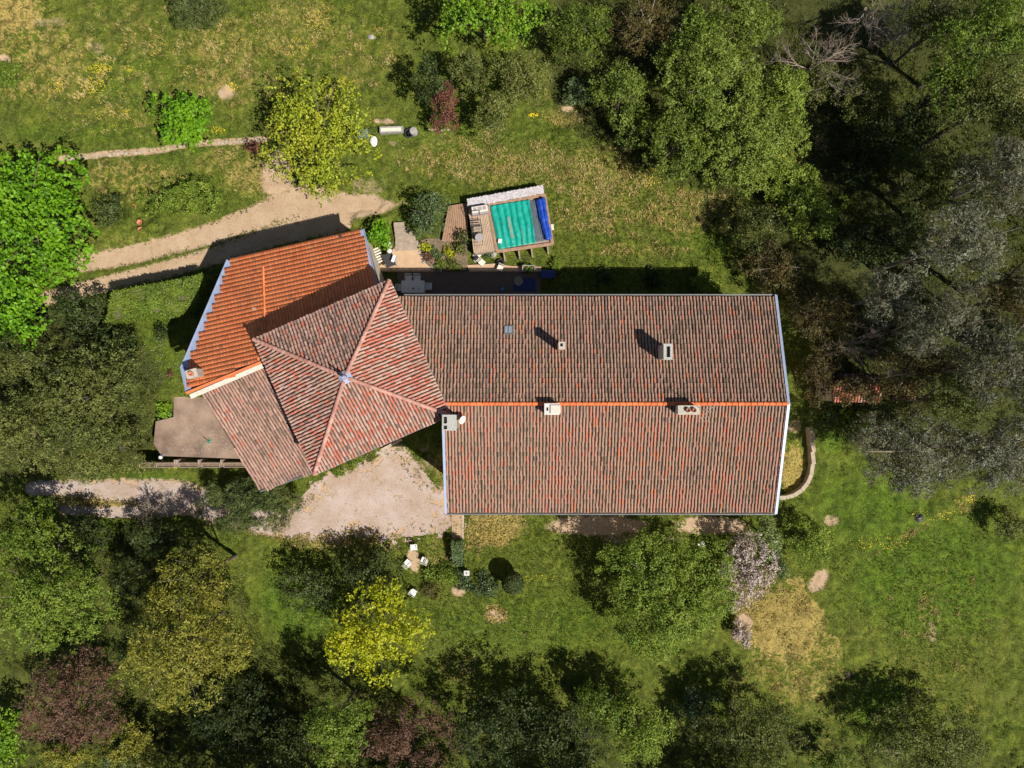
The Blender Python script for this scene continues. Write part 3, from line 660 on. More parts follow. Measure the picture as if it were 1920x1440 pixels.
specks('fallen_petals', 'pale fallen petals on the concrete terrace', [(370, 825, 50, 26, .6, -.35), (340, 800, 30, 30, .25, -.35), (400, 840, 50, 14, .4, -.35)], M['petal'], 260, .02)
# planters below the terrace
for i, (x0, x1, lb) in enumerate(((262, 291, 'leftmost wooden planter box, half under the tree edge'), (294, 328, 'wooden planter box holding a bright green cushion plant'), (336, 373, 'wooden planter box just right of the green cushion plant'),
                                  (379, 413, 'wooden planter box of small green plants, second from the roof edge'), (420, 462, 'wooden planter box nearest the lean-to roof edge'))):
    a, b2 = P(x0, 872, -.55), P(x1, 872, -.55); L = b2.x-a.x; r = root('planter_box', lb, 'planter', ((a.x+b2.x)/2, a.y, -1.75), 0, 'planter boxes along the terrace')
    for nm, c, d in (('side_board', (0, .17, .65), (L, .04, 1.3)), ('side_board', (0, -.17, .65), (L, .04, 1.3)), ('end_board', (-L/2+.02, 0, .65), (.04, .298, 1.3)), ('end_board', (L/2-.02, 0, .65), (.04, .298, 1.3))):
        MB().box(c, d).build(nm, M['wood_grey'], r)
    MB().box((0, 0, .6), (L-.085, .295, 1.2)).build('soil', M['soil'], r)
pm = MB()
for x in (329, 333, 374, 416, 460): 
    a = P(x, 866, -.5); pm2 = MB().box((a.x, a.y, -1.1), (.12, .34, 1.5)); o = pm2.build('terrace_post', M['wood_grey']); tag(o, {329: 'wooden post left of a pair beside the green cushion plant', 333: 'wooden post right of a pair beside the green cushion plant', 374: 'wooden post between the two middle planter boxes', 416: 'wooden post left of the planter nearest the roof', 460: 'wooden post right at the lean-to roof edge'}[x], 'post', 'posts along the terrace edge')
# retaining wall under the terrace edge
a, b2 = P(262, 862, -.4), P(470, 862, -.4)
# paved terrace behind the house, in its shade
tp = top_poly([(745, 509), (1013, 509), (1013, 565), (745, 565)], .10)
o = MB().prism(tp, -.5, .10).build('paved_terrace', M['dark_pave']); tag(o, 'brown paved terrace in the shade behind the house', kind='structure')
tp = top_poly([(700, 509), (738, 468), (788, 468), (797, 490), (812, 509), (960, 509), (960, 500), (1010, 500), (1010, 509)], .085)
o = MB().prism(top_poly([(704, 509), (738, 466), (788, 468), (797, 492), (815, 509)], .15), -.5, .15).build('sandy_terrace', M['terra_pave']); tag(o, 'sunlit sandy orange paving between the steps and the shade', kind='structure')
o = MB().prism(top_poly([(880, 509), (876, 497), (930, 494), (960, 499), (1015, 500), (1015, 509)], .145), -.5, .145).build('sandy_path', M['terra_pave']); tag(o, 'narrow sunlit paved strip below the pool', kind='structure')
o = MB().prism(top_poly([(789, 470), (787, 452), (800, 447), (836, 447), (876, 452), (877, 497), (874, 507), (818, 508), (799, 492)], .12), -.5, .12).build('flower_bed', M['soil']); tag(o, 'earth flower bed between the steps and the pool', kind='structure')
st = root('garden_steps', 'worn pale stone steps leading up beside the round dark bush', 'steps', tuple(P(765, 445, .1)))
for i, (y, x0, x1) in enumerate(((465, 740, 789), (456, 741, 784), (447, 741, 779), (438, 740, 773), (429, 739, 766), (421, 738, 758))):
    z = .16+.07*i; a, b2 = P(x0, y, z), P(x1, y, z)
    s = MB().box(((a.x+b2.x)/2, a.y, z-.25), (b2.x-a.x, .36, .5), .05).build('step', M['wood_grey'], None, bevel=.015); world_child(s, st)
slabp = top_poly([(846, 962), (867, 962), (866, 1013), (848, 1013)], -2.4)
o = MB().prism(slabp, -2.7, -2.4).build('slab_path', M['track']); tag(o, 'short pale slab path running from the front eave', kind='structure')
o = MB().prism(top_poly([(866.5, 962), (870, 962), (869, 1040), (866, 1040)], -2.36), -2.7, -2.36).build('path_edging', M['stone']); tag(o, 'thin stone edging along the slab path', 'edging')
# door step under the tower
o = MB().prism([P(713, 842, -1.6), P(752, 822, -1.6), P(755, 826, -1.6), P(717, 846, -1.6)], -2.6, -1.6).build('stone_ledge', M['stone']); tag(o, 'pale stone ledge sticking out below the tower eave', 'ledge')
# curved garden wall at the right
cw = root('curved_garden_wall', 'low curved stone garden wall right of the house gable', 'wall', tuple(G(1516, 870)))
pts = [(1513, 800), (1514, 822), (1516, 845), (1517, 868), (1514, 888), (1507, 904), (1496, 917), (1482, 926), (1468, 930), (1455, 931)]
WP = [G(a, b, .0) for a, b in pts]
for a, b2 in zip(WP[:-1], WP[1:]):
    d = (b2-a).normalized(); s = Vector((-d.y, d.x, 0))*.15; a2 = a+d*.008; b3 = b2-d*.008
    m_ = MB().prism([a2-s, b3-s, b3+s, a2+s], min(a.z, b2.z)-.5, max(a.z, b2.z)+.75).build('coping_stone', M['stone']); world_child(m_, cw)
# old stone wall lines at the top left
def stone_row(name, label, pts, n, hgt, mat, wid=.28):
    Pp = [G(a, b) for a, b in pts]; r = root(name, label, 'wall', tuple(Pp[0])); seg = []; L = [0]
    for a, b2 in zip(Pp[:-1], Pp[1:]): L.append(L[-1]+(b2-a).length)
    for i in range(n):
        s = L[-1]*(i+.5)/n; k = max(q for q in range(len(L)-1) if L[q] <= s); a, b2 = Pp[k], Pp[k+1]; t = (s-L[k])/(L[k+1]-L[k]); c = a.lerp(b2, t)
        if random.random() < .3: continue
        rz = math.atan2(b2.y-a.y, b2.x-a.x)+random.gauss(0, .2); sz = (L[-1]/n*random.uniform(.7, .95), wid*random.uniform(.6, 1.2), hgt*random.uniform(.5, 1.2))
        q = MB().box((c.x, c.y+random.gauss(0, .05), c.z+sz[2]*.3), sz, rz).build('stone', mat, None, bevel=.04); world_child(q, r)
    return r
stone_row('low_stone_wall', 'line of half buried pale stones above the earth track, left part', [(118, 299), (200, 291), (300, 284), (350, 272)], 30, .22, M['stone'])
stone_row('low_stone_wall', 'line of half buried pale stones between the two bright green trees', [(400, 269), (450, 266), (500, 262)], 14, .22, M['stone'])
stone_row('low_stone_wall', 'short stone edging right of the grey trough by the red tree', [(790, 250), (812, 243), (850, 246)], 10, .2, M['stone'], .15)
# planting bed stones near pool
stone_row('rockery_edge', 'curved row of rocks edging the flower bed below the steps', [(787, 452), (788, 470), (795, 490), (808, 503), (830, 508)], 15, .25, M['stone_grey'])
# ---------------------------------------------------------------- pool platform
ZP = 1.0
def board_row(rt, name, quad, n, z, th, mat, along='u', gap=.012):
    """quad: four photo points; boards run from edge q0q1 to q3q2, laid side by side"""
    q = [P(a, b, z) for a, b in quad]
    for i in range(n):
        t0, t1 = i/n, (i+1)/n
        a, b2 = q[0].lerp(q[1], t0), q[0].lerp(q[1], t1); d, c = q[3].lerp(q[2], t0), q[3].lerp(q[2], t1)
        g = (b2-a).normalized()*gap
        m_ = MB().prism([a+g, b2-g, c-g, d+g], z-th+random.uniform(0, .006), z+random.uniform(-.004, .004)).build(name, mat); world_child(m_, rt)
M['plank2'] = plain('sunbleached_planks', (.42, .30, .205), .85, .22, 2.5, 0, .01)
dk = root('lower_deck', 'lower wooden deck of long planks between the dark bush and the platform', 'deck', tuple(P(855, 430, 0)))
board_row(dk, 'plank', ((841, 386), (876, 380), (878, 452), (828, 452)), 11, .40, .04, M['wood'])
board_row(dk, 'joist', ((842, 388), (842, 392), (876, 386), (876, 382)), 1, .35, .3, M['wood_grey'])
pf = root('pool_platform', 'raised wooden pool platform with gravel strip and plank deck', 'deck', tuple(P(950, 420, 0)))
base = MB().prism([P(a, b, ZP-.06) for a, b in ((877, 392), (917, 386), (932, 470), (890, 476))], -.1, ZP-.06).build('deck_base', M['wood_grey']); world_child(base, pf)
board_row(pf, 'plank', ((878, 391), (917, 385), (933, 468), (888, 474)), 14, ZP, .05, M['plank2'])
gr = MB().prism([P(a, b, ZP+.02) for a, b in ((876, 373), (1018, 347), (1020, 362), (877, 389))], -.1, ZP+.02).build('gravel_strip', M['stone_grey']); world_child(gr, pf)
# loose white pebbles of that strip: real stones joined
V = []; Fq = []; k = 0
q = [P(a, b, ZP+.03) for a, b in ((876, 373), (1018, 347), (1020, 362), (877, 389))]
for _ in range(1500):
    u_, v_ = random.random(), random.random(); p = q[0].lerp(q[1], u_).lerp(q[3].lerp(q[2], u_), v_); s = random.uniform(.03, .075); an = random.uniform(0, 6.3)
    ring = [(p.x+s*math.cos(an+a*1.257), p.y+s*math.sin(an+a*1.257)*.8, p.z) for a in range(5)]; V += ring+[(p.x, p.y, p.z+s*.7)]
    Fq += [(k+a, k+(a+1) % 5, k+5) for a in range(5)]; k += 6
o = mesh_np('pebbles', np.array(V), np.array(Fq), plain('white_pebbles', (.44, .41, .42), .9, .25, 8, 0, 0)); world_child(o, pf); o['kind'] = 'stuff'
def beam(rt, name, a, b2, z, wd, ht, mat):
    a, b2 = P(*a, z), P(*b2, z); d = (b2-a).normalized(); s = Vector((-d.y, d.x, 0))*wd/2
    m_ = MB().prism([a-s, b2-s, b2+s, a+s], z-ht, z).build(name, mat, bevel=.01); return world_child(m_, rt)
pool = root('swimming_pool', 'raised square pool under a creased green tarpaulin cover', 'pool', tuple(P(975, 415, 0)))
body = MB().prism([P(a, b, ZP-.10) for a, b in ((918, 386), (1022, 364), (1035, 456), (934, 470))], -.1, ZP-.10).build('pool_wall', M['wood_grey']); world_child(body, pool)
for nm, a, b2 in (('coping_beam', (916, 385.5), (1022, 365)), ('coping_beam', (1020.5, 364), (1036, 457)), ('coping_beam', (1037, 457), (931, 471.5)), ('coping_beam', (932, 470), (917, 387))):
    beam(pool, nm, a, b2, ZP+.04+.004*len(pool.children), .24, .1, M['wood'])
# green cover
ns, nq = 110, 40
c0, c1, c2, c3_ = [P(a, b, ZP+.05) for a, b in ((919, 386.5), (992, 374.5), (1004.5, 455.5), (935, 468))]
S, Tt = np.meshgrid(np.linspace(0, 1, ns), np.linspace(0, 1, nq), indexing='ij')
def bil(c0, c1, c2, c3, S, T): return [(1-T)*((1-S)*c0[k]+S*c1[k])+T*((1-S)*c3[k]+S*c2[k]) for k in range(3)]
XX, YY, ZZ = bil(c0, c1, c2, c3_, S, Tt)
wob = .008*np.sin(Tt*5+S*3)+.010*np.sin(Tt*9+S*7)
fold = np.abs(np.sin((S+wob)*math.pi*6.5))**1.3
ZZ = ZZ+.03+.11*fold*(.5+.5*np.sin(np.pi*np.clip(Tt, .03, .97)))+.03*(vn(XX, YY, .25, 40)-.5)+.02*(vn(XX, YY, .1, 41)-.5)
i = (np.arange(ns-1)[:, None]*nq+np.arange(nq-1)[None, :]).ravel(); FF = np.stack([i, i+1, i+nq+1, i+nq], 1)[:, ::-1]
m, n, b = new_mat('green_tarpaulin'); tc = N(n, 'ShaderNodeAttribute', attribute_name='v'); nn_ = noise(n, 3, 4, .7, geo(n))
c = ramp(n, nn_, [(.3, (.0, .22, .165)), (.7, (.012, .36, .275))]); c = mix(n, ramp(n, tc.outputs['Fac'], [(.25, 0.), (.6, .85)]), c, (.26, .19, .14))
n.links.new(c, b.inputs['Base Color']); b.inputs['Roughness'].default_value = .42; M['tarp'] = m
deb = np.exp(-((S-.40-.02*Tt)/.034)**2)*(Tt > .32)*(Tt < .82)*.9+np.exp(-((S-.69)/.020)**2)*(Tt > .55)*.5+np.exp(-((S-.10)/.017)**2)*(Tt > .4)*.35+np.exp(-((S-.23)/.017)**2)*(Tt > .3)*.35+np.exp(-((S-.53)/.017)**2)*(Tt > .5)*.3
deb = deb*(.5+.8*vn(XX, YY, .2, 43))
cv = mesh_np('green_cover', np.stack([XX.ravel(), YY.ravel(), ZZ.ravel()], 1), FF, M['tarp'], None, {'v': deb.ravel()}, True); world_child(cv, pool)
sd = cv.modifiers.new('thick', 'SOLIDIFY'); sd.thickness = .02
o = MB().box(tuple(P(937.5, 452, ZP+.24)), (.26, .3, .10), -.15).build('skimmer_lid', M['plastic_white']); world_child(o, pool)
board_row(pool, 'cover_slat', ((993, 377), (1008, 375), (1022, 451), (1005, 454)), 6, ZP+.10, .06, M['slate'], gap=.02)
# rolled blue cover
def roll(name, a, b2, z, r, mat, nseg=26):
    a, b2 = P(*a, z), P(*b2, z); mb = MB(); pts = []; rr = []
    for k in range(nseg+1):
        t_ = k/nseg; pts.append(a.lerp(b2, t_)+Vector((.02*math.sin(t_*9), 0, 0))); rr.append(r*(1+.12*math.sin(t_*17)+.08*math.sin(t_*41)))
    mb.tube(pts, rr, 12); o = mb.build(name, mat, None, True); return world_child(o, pool)
roll('blue_cover_roll', (1011, 374), (1027, 450), ZP+.26, .17, M['blue']); roll('blue_cover_roll', (1018, 371), (1031, 448), ZP+.30, .14, M['blue']); roll('blue_cover_roll', (1007, 376), (1021, 440), ZP+.22, .09, M['blue'])
for k, (x, y) in enumerate(((944, 471), (972, 467), (996, 463), (1026, 457))):    # struts holding the pool wall
    a = P(x, y, ZP-.15); mb = MB(); wd = .05; n0 = 0
    z0 = .0; mb.v = [(a.x+s, a.y, z) for s in (-wd, wd) for z in (z0, ZP-.1)]+[(a.x+s+.12, a.y-.62, z0) for s in (-wd, wd)]+[(a.x+s+.12, a.y-.62, z0+.12) for s in (-wd, wd)]
    mb.f = [(0, 2, 3, 1), (1, 3, 7, 6), (4, 6, 7, 5), (0, 1, 6, 4), (2, 5, 7, 3), (0, 4, 5, 2)]
    world_child(mb.build('strut', M['wood_grey']), pool)
o = MB().box(tuple(P(1035.5, 426, .75)), (.22, .42, .14), .1).build('filter_box', M['petal'], bevel=.02); o = world_child(o, pool)
# grey lidded box on the platform
bx = root('storage_box', 'long grey box with a moulded lid on the plank deck', 'box', tuple(P(900, 396, ZP)), .16)
MB().box((0, 0, .25), (1.22, .62, .5)).build('box_body', M['grey_box'], bx, bevel=.03)
MB().box((0, .04, .535), (1.16, .46, .06)).build('lid', M['petal'], bx, bevel=.03)
for dx, sx in ((-.33, .22), (.02, .3), (.36, .24)): MB().box((dx, .05, .58), (sx, .26, .02)).build('lid_panel', M['grey_box'], bx)
def lounger(name, label, px, py, rz, z):
    r = root(name, label, 'lounge chair', tuple(P(px, py, z)), rz)
    fr = MB()
    for s in (-.3, .3): fr.tube([(s, -.75, .3), (s, .25, .32), (s*1.05, .8, .75)], .02, 6)
    for y, zz in ((-.75, .3), (-.2, .31), (.25, .32), (.8, .75)): fr.tube([(-.3, y, zz), (.3, y, zz)], .018, 6)
    fr.build('frame', M['metal_dark'], r)
    for s in (-.3, .3):
        for y in (-.6, .2): MB().tube([(s, y, 0), (s, y, .31)], .018, 6).build('leg', M['metal_dark'], r)
    for y in (-.6, -.4, -.05, .12): MB().box((0, y, .33), (.56, .07, .015)).build('slat', M['wood_grey'], r)
    return r
lounger('garden_lounger', 'metal framed slatted lounger nearest the grey box', 894, 420, .1, ZP); lounger('garden_lounger', 'metal framed slatted lounger with its head toward the flower bed', 897, 443, 3.2, ZP)
def pot_plant(label, px, py, z, rp, mat, cat='plant pot'):
    r = root('plant_pot', label, cat, tuple(P(px, py, z)) if z is not None else tuple(G(px, py)))
    MB().lathe((0, 0, 0), [(rp*.7, 0), (rp, rp*1.5), (rp*1.08, rp*1.5), (rp*1.08, rp*1.62), (rp*.9, rp*1.62), (rp*.88, rp*1.3)], 14).build('pot', mat, r, True)
    return r
side = root('small_table', 'small dark round table at the lower end of the plank deck', 'table', tuple(P(899, 448, ZP)))
MB().lathe((0, 0, .5), [(.3, 0), (.3, .03)], 16).build('table_top', M['grey_box'], side)
for k in range(3): MB().tube([(.22*math.cos(k*2.1), .22*math.sin(k*2.1), 0), (.15*math.cos(k*2.1), .15*math.sin(k*2.1), .5)], .015, 5).build('leg', M['metal_dark'], side)
# ---------------------------------------------------------------- things on the terraces
tb = root('garden_table', 'long white table standing in the shade behind the house', 'table', tuple(P(777, 540, .1)))
MB().box((0, 0, .73), (1.72, .9, .04)).build('table_top', M['plastic_white'], tb, bevel=.01)
for sx in (-.78, .78):
    for sy in (-.38, .38): MB().box((sx, sy, .355), (.06, .06, .71)).build('leg', M['plastic_white'], tb)
def make_chair(label, loc, rz, grp):
    r = root('garden_chair', label, 'chair', loc, rz, grp)
    MB().box((0, 0, .42), (.46, .44, .035)).build('seat', M['plastic_white'], r, bevel=.01)
    bk = MB()
    for x in (-.2, .2): bk.tube([(x, .2, .42), (x*1.02, .32, .88)], .022, 6)
    bk.box((0, .31, .86), (.46, .035, .07)); bk.box((0, .245, .58), (.42, .03, .05))
    for x in (-.1, 0, .1): bk.box((x, .275, .71), (.04, .02, .26), M=Matrix.Rotation(-.25, 3, 'X'))
    bk.build('backrest', M['plastic_white'], r)
    for x in (-.2, .2):
        for y in (-.19, .19): MB().tube([(x, y, 0), (x*.95, y*.95, .42)], .022, 6).build('leg', M['plastic_white'], r)
        MB().tube([(x*1.2, -.18, .42), (x*1.22, -.18, .63), (x*1.2, .26, .66)], .022, 6).build('armrest', M['plastic_white'], r)
    return r
proto = make_chair('white chair at the left half of the long table, on its far side', tuple(P(768, 524, .1)), 0, 'chairs around the long white table')
def chair(label, loc, rz, grp):
    c = copy_tree(proto); c.location = loc; c.rotation_euler = (0, 0, rz); c['label'] = label; c['group'] = grp; return c
g_ = 'chairs around the long white table'
chair('white chair at the right half of the long table, on its far side', P(784, 524, .1), 0, g_)
chair('white chair at the right hand end of the long table', P(804, 539, .1), -1.57, g_)
chair('white chair at the left hand end of the long table, beside the tower', P(753, 541, .1), 1.57, g_)
g_ = 'white chairs on the front lawn'
chair('white chair on the front lawn, topmost of three and nearest the gravel yard', G(778, 1024), .1, g_)
chair('white chair on the front lawn, left one of the three', G(766, 1053), 2.4, g_)
chair('white chair on the front lawn, right one of the three', G(796, 1048), -1.95, g_)
chair('white chair half hidden by the yellow-green tree', G(777, 1108), 1.0, g_)
chair('white chair under the left edge of the blossoming tree', G(1312, 1019), .5, g_)
for (lb, px, py, h, r_) in (('dark vase on the long table, larger one', 775, 541, .87, .07), ('small dark cup on the long table beside the vase', 785, 541, .87, .045)):
    o = MB().lathe(tuple(P(px, py, .86)), [(r_*.7, 0), (r_, r_), (r_*.6, r_*2.2)], 10).build('vase', M['black']); tag(o, lb, 'vase')
o = MB().prism(top_poly([(963, 521), (1004, 521), (1004, 546), (963, 546)], .13), .105, .13).build('blue_mat', plain('navy_mat', (.03, .045, .13), .9, .2, 3, 0, 0)); tag(o, 'navy blue mat lying on the shaded terrace', 'mat')
o = MB().lathe(tuple(P(972, 527, .135)), [(.3, 0), (.36, .1), (.32, .1), (.3, .03)], 16).build('round_basin', M['wood_grey']); tag(o, 'shallow round basin on the navy blue mat', 'basin')
cb = root('deck_box', 'blue box with a flat lid at the far end of the shaded terrace', 'box', tuple(P(1027, 516, 0)))
MB().box((0, 0, .25), (1.05, .52, .5)).build('box_body', M['slate'], cb, bevel=.02); MB().box((0, 0, .525), (1.1, .56, .04)).build('lid', M['navy'], cb, bevel=.01)
wc = root('watering_can', 'light blue watering can on the shaded terrace', 'watering can', tuple(P(942, 543, .1)), 1.2)
MB().lathe((0, 0, 0), [(.13, 0), (.13, .22), (.1, .27)], 12).build('can_body', M['blue_l'], wc, True); MB().tube([(.1, 0, .08), (.32, 0, .3)], [.03, .02], 6).build('spout', M['blue_l'], wc); MB().tube([(-.1, 0, .05), (-.22, 0, .2), (-.05, 0, .33), (.08, 0, .27)], .012, 5).build('handle', M['blue_l'], wc)
# corner by the annex: slatted bench, dark table, cool box, globes
bn = root('slatted_bench', 'pale slatted bench leaning by the annex gable', 'bench', tuple(P(712, 480, .1)), -1.15)
for k in range(6): MB().box((-.5+k*.2, 0, .42), (.12, .5, .03)).build('slat', M['petal'], bn)
for s in (-.5, .5):
    for y in (-.2, .2): MB().box((s, y, .2), (.06, .06, .4)).build('leg', M['wood_grey'], bn)
gtb = root('grill_table', 'dark trolley table beside the slatted bench', 'table', tuple(P(733, 491, .1)), .35)
MB().box((0, 0, .8), (.75, 1.0, .05)).build('table_top', M['black'], gtb, bevel=.01)
for sx in (-.32, .32):
    for sy in (-.43, .43): MB().tube([(sx, sy, 0), (sx, sy, .78)], .022, 6).build('leg', M['metal_dark'], gtb)
cbx = root('cool_box', 'light blue and white cool box at the edge of the dark trolley table', 'cool box', tuple(P(739, 486, .93)), -.35)
MB().box((0, 0, .13), (.22, .5, .26)).build('box_body', M['blue_l'], cbx, bevel=.02); MB().box((0, 0, .28), (.23, .52, .04)).build('lid', M['plastic_white'], cbx, bevel=.01)
for lb, px, py in (('upper round white globe lamp beside the bright green bush', 732, 462), ('lower round white globe lamp above the dark trolley table', 734, 474.5)):
    gl = root('globe_lamp', lb, 'lamp', tuple(P(px, py, .1)), 0, 'globe lamps by the annex')
    MB().lathe((0, 0, 0), [(.12, 0), (.05, .05), (.04, .75)], 10).build('post', M['metal_white'], gl)
    MB().lathe((0, 0, .92), [(.04, -.2), (.15, -.13), (.2, 0), (.15, .13), (.04, .2)], 14).build('globe', M['plastic_white'], gl, True)
# frames and clutter below the pool
tr = root('trough_planter', 'grey rectangular trough filled with plants below the pool', 'planter', tuple(P(991, 505, .1)))
for nm, c, d in (('side', (0, .2, .3), (.95, .05, .5)), ('side', (0, -.2, .3), (.95, .05, .5)), ('side', (-.45, 0, .3), (.05, .35, .5)), ('side', (.45, 0, .3), (.05, .35, .5)), ('soil', (0, 0, .25), (.84, .34, .4))):
    MB().box(c, d).build(nm, M['soil'] if nm == 'soil' else M['stone_grey'], tr)
bf = root('tubular_rack', 'thin metal tubular rack standing on the grass below the pool', 'rack', tuple(P(986, 489, 0)))
for nm, pp in (('rail', [(-.75, 0, .9), (.75, 0, .9)]), ('rail', [(-.2, 0, .9), (-.2, -.4, .1)]), ('rail', [(.2, 0, .9), (.2, -.4, .1)]), ('leg', [(-.75, 0, .9), (-.8, -.1, 0)]), ('leg', [(.75, 0, .9), (.8, -.1, 0)])): MB().tube(pp, .02, 5).build(nm, M['metal_dark'], bf)
def wheel(label, px, py, z, R):
    r = root('wheel', label, 'wheel', tuple(P(px, py, z)), .5)
    mb = MB(); 
    mb.lathe((0, 0, 0), [(R*.8, 0), (R, .03), (R, .07), (R*.8, .1), (R*.72, .05), (R*.8, 0)], 18); mb.build('tyre', M['black'], r, True)
    for k in range(4): MB().tube([(R*.75*math.cos(k*.785), R*.75*math.sin(k*.785), .05), (-R*.75*math.cos(k*.785), -R*.75*math.sin(k*.785), .05)], .012, 4).build('spoke', M['metal_dark'], r)
wheel('spoked wheel lying on the stones below the pool', 938, 493, .15, .3)
def sun_chair(label, px, py, rz):
    r = root('folding_chair', label, 'chair', tuple(P(px, py, .1)), rz, 'folding chairs below the pool')
    MB().box((0, 0, .4), (.42, .4, .03)).build('seat', M['petal'], r); MB().box((0, .25, .65), (.42, .03, .42)).build('backrest', M['metal_white'], r)
    for x in (-.2, .2):
        MB().tube([(x, -.2, 0), (x, .2, .42)], .015, 5).build('leg', M['metal_dark'], r); MB().tube([(x, .2, 0), (x, -.2, .42)], .015, 5).build('leg', M['metal_dark'], r)
sun_chair('folding chair with a pale seat nearest the deck corner', 904, 494, .8); sun_chair('dark folding chair lying near the edge of the shade', 938, 504, -.4)
for lb, px, py, s_, mt_ in (('white angular rock at the lower corner of the plank deck', 895, 478, .3, 'white'), ('second white rock by the plank deck corner', 894, 487, .22, 'white'), ('dark rounded rock pile below the pool corner', 924, 477, .3, 'stone_grey'),
                            ('blackish boulder lying in the grass right of the house', 1720, 970, .42, 'metal_dark'), ('pale boulder at the lower right edge of the garden', 1672, 1407, .45, 'stone'), ('grey flat stone on the upper meadow', 696, 71, .25, 'stone_grey')):
    g0 = P(px, py, .1) if py < 500 and px > 850 else G(px, py)
    mb = MB(); mb.lathe((0, 0, 0), [(s_*.7, -.1), (s_, s_*.25), (s_*.8, s_*.6), (s_*.35, s_*.8)], 9)
    mb.v = [(x*(1+.25*math.sin(i*7.3)), y*(1+.2*math.sin(i*3.1)), z*(1+.2*math.sin(i*5.))) for i, (x, y, z) in enumerate(mb.v)]
    o = mb.build('rock', M[mt_]); o.location = g0; tag(o, lb, 'rock')
# items by the red tree
tr2 = root('stone_trough', 'long pale grey stone trough by the red leaved tree', 'trough', tuple(G(736, 247)), .03)
for nm, c, d in (('side', (0, .2, .25), (1.75, .07, .5)), ('side', (0, -.2, .25), (1.75, .07, .5)), ('end', (-.84, 0, .25), (.07, .33, .5)), ('end', (.84, 0, .25), (.07, .33, .5)), ('water', (0, 0, .2), (1.61, .33, .36))):
    MB().box(c, d).build(nm, M['stone_grey'] if nm != 'water' else M['petal'], tr2)
wheel('black car tyre leaning on a grey drum by the stone trough', 767, 250, .3, .36)
o = MB().lathe(tuple(G(777, 250)), [(.28, 0), (.3, .25), (.28, .55), (.1, .58)], 14).build('metal_drum', M['stone_grey']); tag(o, 'grey drum beside the black tyre', 'drum')
o = MB().lathe((0, 0, 0), [(.32, 0), (.36, .12), (.30, .16), (.05, .18)], 12).build('white_tub', M['plastic_white'], None, True); o.location = G(701, 266); o.scale = (.8, 1.2, 1); tag(o, 'upturned white tub just right of the yellow-green tree', 'tub')
wb = root('wheelbarrow', 'grey and blue wheelbarrow half under the yellow-green tree', 'wheelbarrow', tuple(G(684, 256)), .2)
MB().prism([(-.45, -.25), (.4, -.32), (.4, .32), (-.45, .25)], .35, .6).build('tray', M['slate'], wb); MB().tube([(.4, -.25, .4), (1.0, -.28, .6)], .02, 5).build('handle', M['metal_dark'], wb); MB().tube([(.4, .25, .4), (1.0, .28, .6)], .02, 5).build('handle', M['metal_dark'], wb)
MB().lathe((-.55, 0, .1), [(.1, 0), (.18, .03), (.18, .08), (.1, .1)], 12).build('wheel', M['black'], wb)
for lb, px, py in (('terracotta pot in the grass, uppermost of the three by the dark bush', 256, 391), ('terracotta pot in the grass, middle one of the three', 267, 419), ('terracotta pot in the grass, lowest of the three', 269, 433)):
    r = pot_plant(lb, px, py, None, .19, M['clay']); r.location.z += .16; r['group'] = 'terracotta pots in the grass'
# lantern on the lawn and small things
ln = root('stone_lantern', 'small cream lantern with a square lid on the front lawn', 'lantern', tuple(G(876, 1070)))
MB().box((0, 0, .35), (.16, .16, .7)).build('post', M['stone'], ln); MB().box((0, 0, .72), (.44, .40, .07)).build('lid', M['white'], ln, bevel=.02); MB().lathe((0, 0, .755), [(.06, 0), (.05, .06)], 8).build('knob', M['metal_dark'], ln)
sp = root('lawn_sprinkler', 'small green sprinkler with a dark rod on the concrete terrace', 'sprinkler', tuple(P(392, 827, -.35)))
for a in (.3, 1.4, 2.4): MB().box((0, 0, .04), (.42, .05, .04), a).build('arm', plain('green_plastic', (.03, .25, .15), .5, .1, 3, 0, 0), sp)
MB().tube([(0, 0, .06), (-.4, .33, .12)], .015, 5).build('rod', M['metal_dark'], sp)
jg = root('watering_can', 'white and pale blue watering can at the lower left terrace corner', 'watering can', tuple(P(303, 857, -.35)), .8)
MB().lathe((0, 0, 0), [(.13, 0), (.14, .2), (.11, .26), (.07, .26)], 12).build('can_body', M['plastic_white'], jg, True); MB().tube([(.1, 0, .08), (.3, 0, .3)], [.03, .02], 6).build('spout', M['blue_l'], jg)
# small tiled shed almost hidden by the trees at the right
sh = root('garden_shed', 'small red tiled shed roof glimpsed under the trees right of the house', 'shed', tuple(G(1605, 740)))
z1 = 2.6; q = [P(1562, 752, z1), P(1650, 752, z1), P(1650, 722, z1+.5), P(1562, 722, z1+.5)]; q2 = [P(1562, 700, z1), P(1650, 700, z1)]
sm = MB(); slab(sm, q); slab(sm, [q[3], q[2], q2[1], q2[0]]); sr = world_child(sm.build('roof', M['deck_under']), sh)
T = Tiles(); O = q[0]; u = Vector((1, 0, 0)); vv = (q[3]-q[0]); vv = Vector((0, vv.y, vv.z)).normalized(); T.plane(O, u, vv, [to_plane(k_, O, u, vv) for k_ in q], .21, .33, vfun(.9, .08, .3), lift=.03); T.build(CANAL, M['pink_tile'], sr)
world_child(MB().prism([(a.x*.985+.3, a.y, 0) for a in (q[0], q[1], q2[1], q2[0])], -1.5, z1-.13).build('wall', M['wall']), sh)
